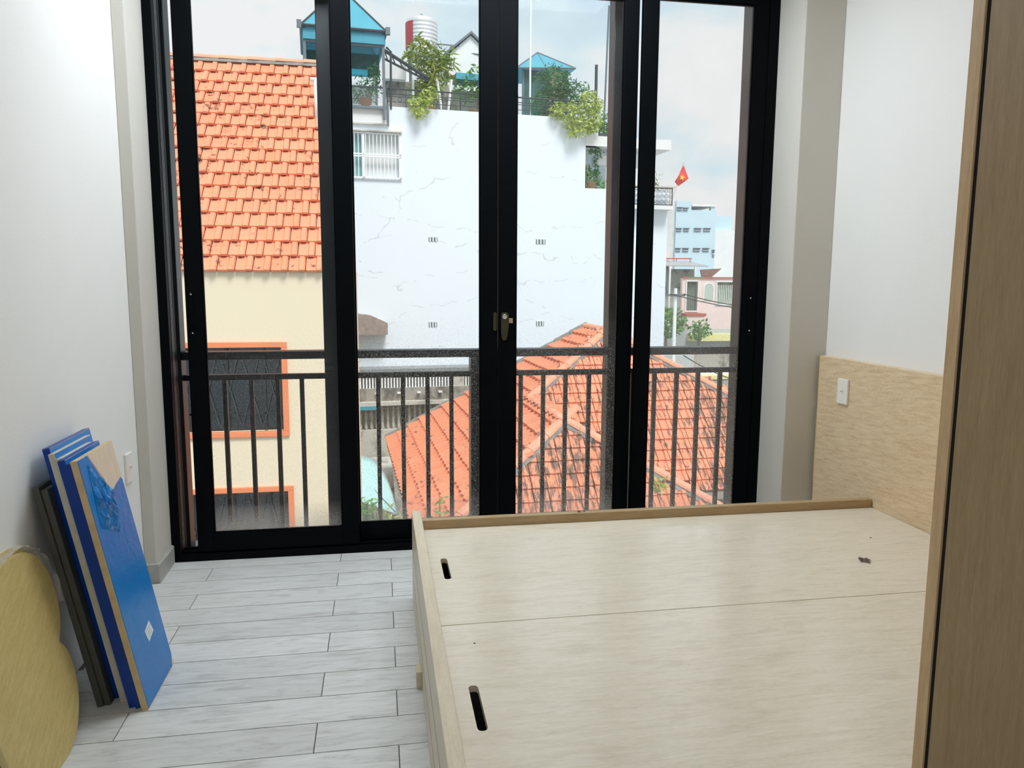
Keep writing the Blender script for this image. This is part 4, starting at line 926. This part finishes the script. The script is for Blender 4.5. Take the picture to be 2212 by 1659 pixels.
mb = MB(); mb.tube([near[4]+Vector((0, .7, .12)), farp[8]+Vector((-.02, -.05, .012))], .006, 5); mb.build('seam_cord', M_frame_d, ps)
tag(bx('flat_annex_roof', M_conc, -1.1, .25, 4.9, 10.2, GZ, -2.25), 'flat grey concrete annex roof below the door, mostly hidden', 'roof')
def weed(name, x, y, z, h, r, n, mat, label, size=.13):
    t = thing(name, (x, y, z), label, 'plant', 'weeds outside the door')
    mb = MB(); leaves(mb, (x, y, z+h*.6), (r, r, h*.45), n, size, .1, .3, .0); mb.build('foliage', mat, t, kind='stuff')
    st = MB()
    for q in range(6): st.tube([(x+random.uniform(-.05, .05), y, z), (x+random.uniform(-.5, .5)*r, y+random.uniform(-.5, .5)*r, z+h*random.uniform(.6, 1.05))], .008, 5, .003)
    st.build('stems', M_leafG, t); return t
weed('weed_plant', -.22, 9.7, -2.25, .80, .22, 150, M_leafG, 'left clump of light green weeds behind the door glass below the aqua awning')
weed('weed_plant', .06, 9.6, -2.25, .70, .20, 120, M_leafY, 'yellowish weed clump beside the dark wall below the aqua awning')
weed('weed_sprout', .73, 9.9, -2.25, .78, .12, 26, M_leafG, 'single leafy sprout in front of the lower left tiles', .16)
weed('weed_sprout', 2.12, 9.75, -2.25, .50, .22, 40, M_leafG, 'low green sprouts at the bottom of the roof, above the bed board', .12)
weed('moss_tuft', 4.0, 10.4, -1.72, .22, .16, 60, M_leafY, 'yellow-green moss tuft on the front hip of the roof', .09)

# ---- far right: blue block, white block, pink house
bb = thing('blue_block', (25.5, 64, GZ), 'pale blue apartment block with small windows under the flag', 'building')
M_blue = plain('pale blue paint', '#c3dde8', .85, var=.04, scale=.4); M_blue_w = plain('blue-grey window', '#6f8c98', .3)
bx('block_wall', M_blue, 23.9, 27.35, 60, 68, GZ, 7.25, bb); bx('stair_tower', plain('pale tiled tower', '#d9dcda', .85, var=.08, scale=1.5), 22.6, 23.9, 60.2, 68, GZ, 7.9, bb)
bx('roof_room', M_blue, 23.9, 25.2, 60, 68, 7.25, 7.95, bb); bx('roof_slab', M_white2, 25.2, 27.35, 59.9, 68, 7.55, 7.72, bb); bx('roof_column', M_blue, 26.9, 27.2, 60, 60.4, 7.25, 7.55, bb)
for x0, x1, z0, z1 in ((23.97, 24.34, 7.14, 7.40), (24.49, 24.86, 7.16, 7.37), (23.91, 24.36, 5.48, 5.73), (24.59, 25.0, 5.49, 5.74), (25.51, 26.05, 5.5, 5.76), (26.32, 26.85, 5.52, 5.77), (23.93, 24.33, 3.85, 4.13), (24.57, 25.02, 3.85, 4.14), (25.49, 26.02, 3.88, 4.15), (26.3, 26.8, 3.88, 4.16), (27.14, 27.31, 3.45, 4.02)):
    wn = bx('window', M_blue_w, x0, x1, 59.95, 60.02, z0, z1, bb); bx('transom', M_slat, x0, x1, 59.92, 59.96, (z0+z1)/2-.03, (z0+z1)/2+.03, wn); bx('window_hood', M_frame, x0-.05, x1+.05, 59.8, 60, z1, z1+.05, wn)
fl_ = thing('red_flag', (23.6, 58, 7.9), 'red flag with a yellow star flying above the blue block', 'flag')
mb = MB(); mb.tube([(23.66, 60.5, 7.9), (23.62, 58, 10.75)], .03, 6); mb.build('flagpole', M_slat, fl_)
F4 = [Vector(p) for p in ((23.59, 58, 10.46), (24.05, 58, 9.49), (23.23, 58, 8.86), (22.91, 58, 9.21))]
mb = MB(); n = 8
for i in range(n+1):
    for j in range(n+1):
        u, v = i/n, j/n; p = (F4[0].lerp(F4[1], u)).lerp(F4[3].lerp(F4[2], u), v); p.y += .09*math.sin(v*7+u*2); mb.v.append(tuple(p))
for i in range(n):
    for j in range(n): a = i*(n+1)+j; mb.f.append((a, a+n+1, a+n+2, a+1))
fo = mb.build('flag_cloth', plain('red flag cloth', '#e2352e', .7), fl_, smooth=True); sm = fo.modifiers.new('t', 'SOLIDIFY'); sm.thickness = .015
ctr = (F4[0]+F4[1]+F4[2]+F4[3])/4; e1 = (F4[1]-F4[0]).normalized(); e2 = (F4[3]-F4[0]).normalized()
st_ = [ctr+Vector((0, -.14, 0))+(.25 if q % 2 == 0 else .10)*Vector((math.sin(R(36*q+18)), 0, math.cos(R(36*q+18)))) for q in range(10)]
MB().prism(st_, (0, .02, 0)).build('star', plain('yellow star', '#f5cf3a', .6), fl_)
wt = thing('white_block', (29, 75, GZ), 'plain white far building right of the blue block', 'building')
bx('block_wall', M_white2, 27.9, 36, 66, 76, GZ, 6.1, wt); bx('roof_frame', M_blue, 30.2, 31.9, 66.5, 68, 6.1, 7.4, wt); bx('roof_frame', M_frame, 29.2, 30.0, 66.5, 67, 6.1, 7.0, wt)

pk = thing('pink_house', (17, 41, GZ), 'pale pink house with arched window and iron fence panel, far right', 'house')
M_pink = plain('pale pink paint', '#ead6d0', .85, var=.05, scale=.8); M_pinkr = plain('dull red edging', '#b5675a', .7); M_moss = stained('mossy grey wall', '#b9bdb4', '#5f6c60', .48, 1.4, .9, (1, 1, .8), .75)
bx('rear_wall', M_pink, 13.0, 16.0, 41, 44, GZ, 3.1, pk); bx('rear_wall', M_moss, 13.0, 17.2, 40, 41, GZ, 2.1, pk)
mb = MB(); mb.prism([(14.2, 39, 2.22), (17.45, 39, 2.22), (17.1, 41, 2.5), (14.6, 41, 2.5)], (0, 0, .05)); mb.build('sheet_roof', plain('grey sheet roof', '#a9adab', .7, var=.25, stretch=(6, 1, 1), scale=3), pk)
mb = MB(); mb.tube([(13.0, 40.9, 2.68), (17.3, 40.9, 2.70)], .035, 6); mb.tube([(13.0, 40.9, 2.50), (17.3, 40.9, 2.52)], .025, 6)
for x in (14.0, 15.2, 16.4, 17.2): mb.tube([(x, 40.9, 2.4), (x, 40.9, 2.72)], .025, 6)
mb.build('roof_railing', M_pinkr, pk)
for x in (15.27, 16.69): bx('awning_post', M_slat, x-.04, x+.04, 38.9, 39, GZ, 2.22, pk)
mb = MB(); mb.prism([(16.75, 38.4, 2.05), (17.95, 38.4, 2.12), (17.35, 38.4, 1.62), (16.85, 38.4, 1.66)], (0, .1, 0)); mb.build('rust_awning', plain('rusty awning', '#8a6f66', .8, var=.35, scale=5), pk)
WN = [(15.85, 16.45, -.1, 1.42), (17.53, 18.9, .24, 1.40)]
mbw = wall_with_windows('front_wall', M_pink, pk, 15.6, 20.5, 38, 38.25, GZ, 1.60, WN+[(16.83, 17.32, .41, 1.05)])
bx('wall_coping', M_pinkr, 15.6, 20.5, 37.92, 38.3, 1.60, 1.66, pk)
ar = MB(); cx, cz, rr = 17.075, 1.05, .245
for q in range(10):
    a0, a1 = math.pi*q/10, math.pi*(q+1)/10
    ar.prism([(cx+rr*math.cos(a0), 37.97, cz+rr*math.sin(a0)*1.05), (cx+(rr+.07)*math.cos(a0), 37.97, cz+(rr+.07)*math.sin(a0)*1.05), (cx+(rr+.07)*math.cos(a1), 37.97, cz+(rr+.07)*math.sin(a1)*1.05), (cx+rr*math.cos(a1), 37.97, cz+rr*math.sin(a1)*1.05)], (0, .06, 0))
ar.box(16.76, 16.83, 37.97, 38.03, .41, 1.05); ar.box(17.32, 17.39, 37.97, 38.03, .41, 1.05); aw = ar.build('arched_window', M_white2, pk)
ag = MB(); ag.prism([(cx+rr*math.cos(math.pi*q/10), 37.985, cz+rr*math.sin(math.pi*q/10)*1.05) for q in range(11)]+[(16.83, 37.985, .41), (17.32, 37.985, .41)], (0, .012, 0)); ag.build('pane', plain('pale green glass', '#b9c7bb', .3), aw)
for (x0, x1, z0, z1) in WN:
    wn = MB(); e_ = .06
    wn.box(x0-e_, x1+e_, 37.95, 38.02, z1, z1+e_); wn.box(x0-e_, x1+e_, 37.95, 38.02, z0-e_, z0); wn.box(x0-e_, x0, 37.95, 38.02, z0, z1); wn.box(x1, x1+e_, 37.95, 38.02, z0, z1); w_ = wn.build('opening_frame', M_white2, pk)
    bx('backing', plain('shaded garden green', '#8fa389', .8, var=.4, scale=3), x0, x1, 38.2, 38.24, z0, z1, w_)
    gb = MB()
    for q in range(int((x1-x0)/.1)): gb.box(x0+.05+q*.1, x0+.075+q*.1, 38.0, 38.03, z0, z1-.15)
    gb.build('fence_bars', M_slat if x0 > 17 else M_frame, w_)
bx('street_wall', plain('grey street wall', '#b7bcbe', .85, var=.1, scale=1), 13.0, 20.5, 36.4, 36.6, GZ, -.98, pk)
bx('yellow_awning', plain('yellow canvas edge', '#e6dfa0', .7), 15.3, 20.5, 36.0, 36.4, -1.55, -1.2, pk)
bx('gate_post', M_pink, 15.62, 16.6, 37.3, 37.9, GZ, -.35, pk); bx('gate_cap', M_pinkr, 15.55, 16.67, 37.25, 37.95, -.35, -.22, pk)
def bush(name, c, rad, n, mat, size, label):
    t = thing(name, (c[0], c[1], GZ), label, 'tree', 'far trees'); mb = MB(); leaves(mb, c, rad, n, size, .2, .5); mb.build('foliage', mat, t, kind='stuff')
    mb = MB(); mb.tube([(c[0], c[1], GZ), (c[0], c[1], c[2])], .1, 6, .05); mb.build('trunk', M_stem, t)
bush('street_tree', (13.7, 35.2, -.55), (1.1, .6, .75), 600, M_leafG, .24, 'green street tree right of the white building')
bush('street_tree', (15.45, 35.3, -.95), (.6, .4, .5), 260, M_leafG, .2, 'darker low street tree by the pink house gate')
up_ = thing('utility_pole', (10.75, 26.8, GZ), 'slim pale concrete utility pole carrying the cables', 'pole'); MB().tube([(10.75, 26.8, GZ), (10.75, 26.8, 1.15)], .09, 10, .06).build('shaft', M_slat, up_); bx('crossarm', M_frame, 10.4, 11.1, 26.7, 26.74, .86, .94, up_)
for i, (p0, p1, sag, lab) in enumerate((((11.0, 26.66, .95), (16.5, 26.6, .45), .25, 'upper black overhead cable in front of the pink house'), ((10.5, 26.66, .95), (16.5, 26.6, .25), .22, 'lower black overhead cable in front of the pink house'), ((10.8, 26, -1.25), (13.6, 26.5, -2.4), .12, 'black cable sagging beside the roof hip at right'), ((10.6, 26, -1.7), (14.0, 26.5, -1.75), .5, 'looped black cable low beside the roof hip'))):
    a, b = Vector(p0), Vector(p1); mb = MB(); mb.tube([a.lerp(b, q/16)-Vector((0, 0, sag*4*(q/16)*(1-q/16))) for q in range(17)], .018, 5); tag(mb.build('overhead_cable', M_iron), lab, 'cable', 'overhead cables')
sw = thing('street_shop', (12.5, 29, GZ), 'white walled low building beyond the right roof hip', 'building')
bx('shop_wall', M_white2, 10.9, 18, 27.5, 30, GZ, -2.25, sw); bx('shop_canopy', plain('yellow canvas', '#e3dc9c', .7), 11.2, 18, 27.0, 27.5, -2.28, -2.15, sw); bx('sign_board', M_red, 10.25, 10.55, 27.2, 27.3, -2.1, -1.45, sw); bx('grey_shed', M_conc_d, 12.3, 18, 29, 31, GZ, -1.35, sw); bx('grey_front', plain('grey sheet', '#b4b7b6', .7, var=.1, scale=2), 10.6, 12.3, 28.5, 29, -2.25, -1.5, sw)
# pale skyline far away
rnd_ = random.Random(3)
for i, (x, y, h, w_, lab) in enumerate(((31, 90, 3.6, 6, 'faint low white house at the far right edge of the view'), (52, 120, 6, 14, 'faint wide pale building on the skyline at right'), (38, 110, 4.6, 7, 'faint pale grey building on the skyline behind the white block'))):
    t = thing('skyline_building', (x, y, GZ), lab, 'building', 'skyline buildings'); bx('block_wall', M_blue if i % 2 else M_white2, x-w_/2, x+w_/2, y, y+8, GZ, h, t); bx('roof_slab', M_frame, x-w_/2-.3, x+w_/2+.3, y-.3, y+8, h, h+.25, t)
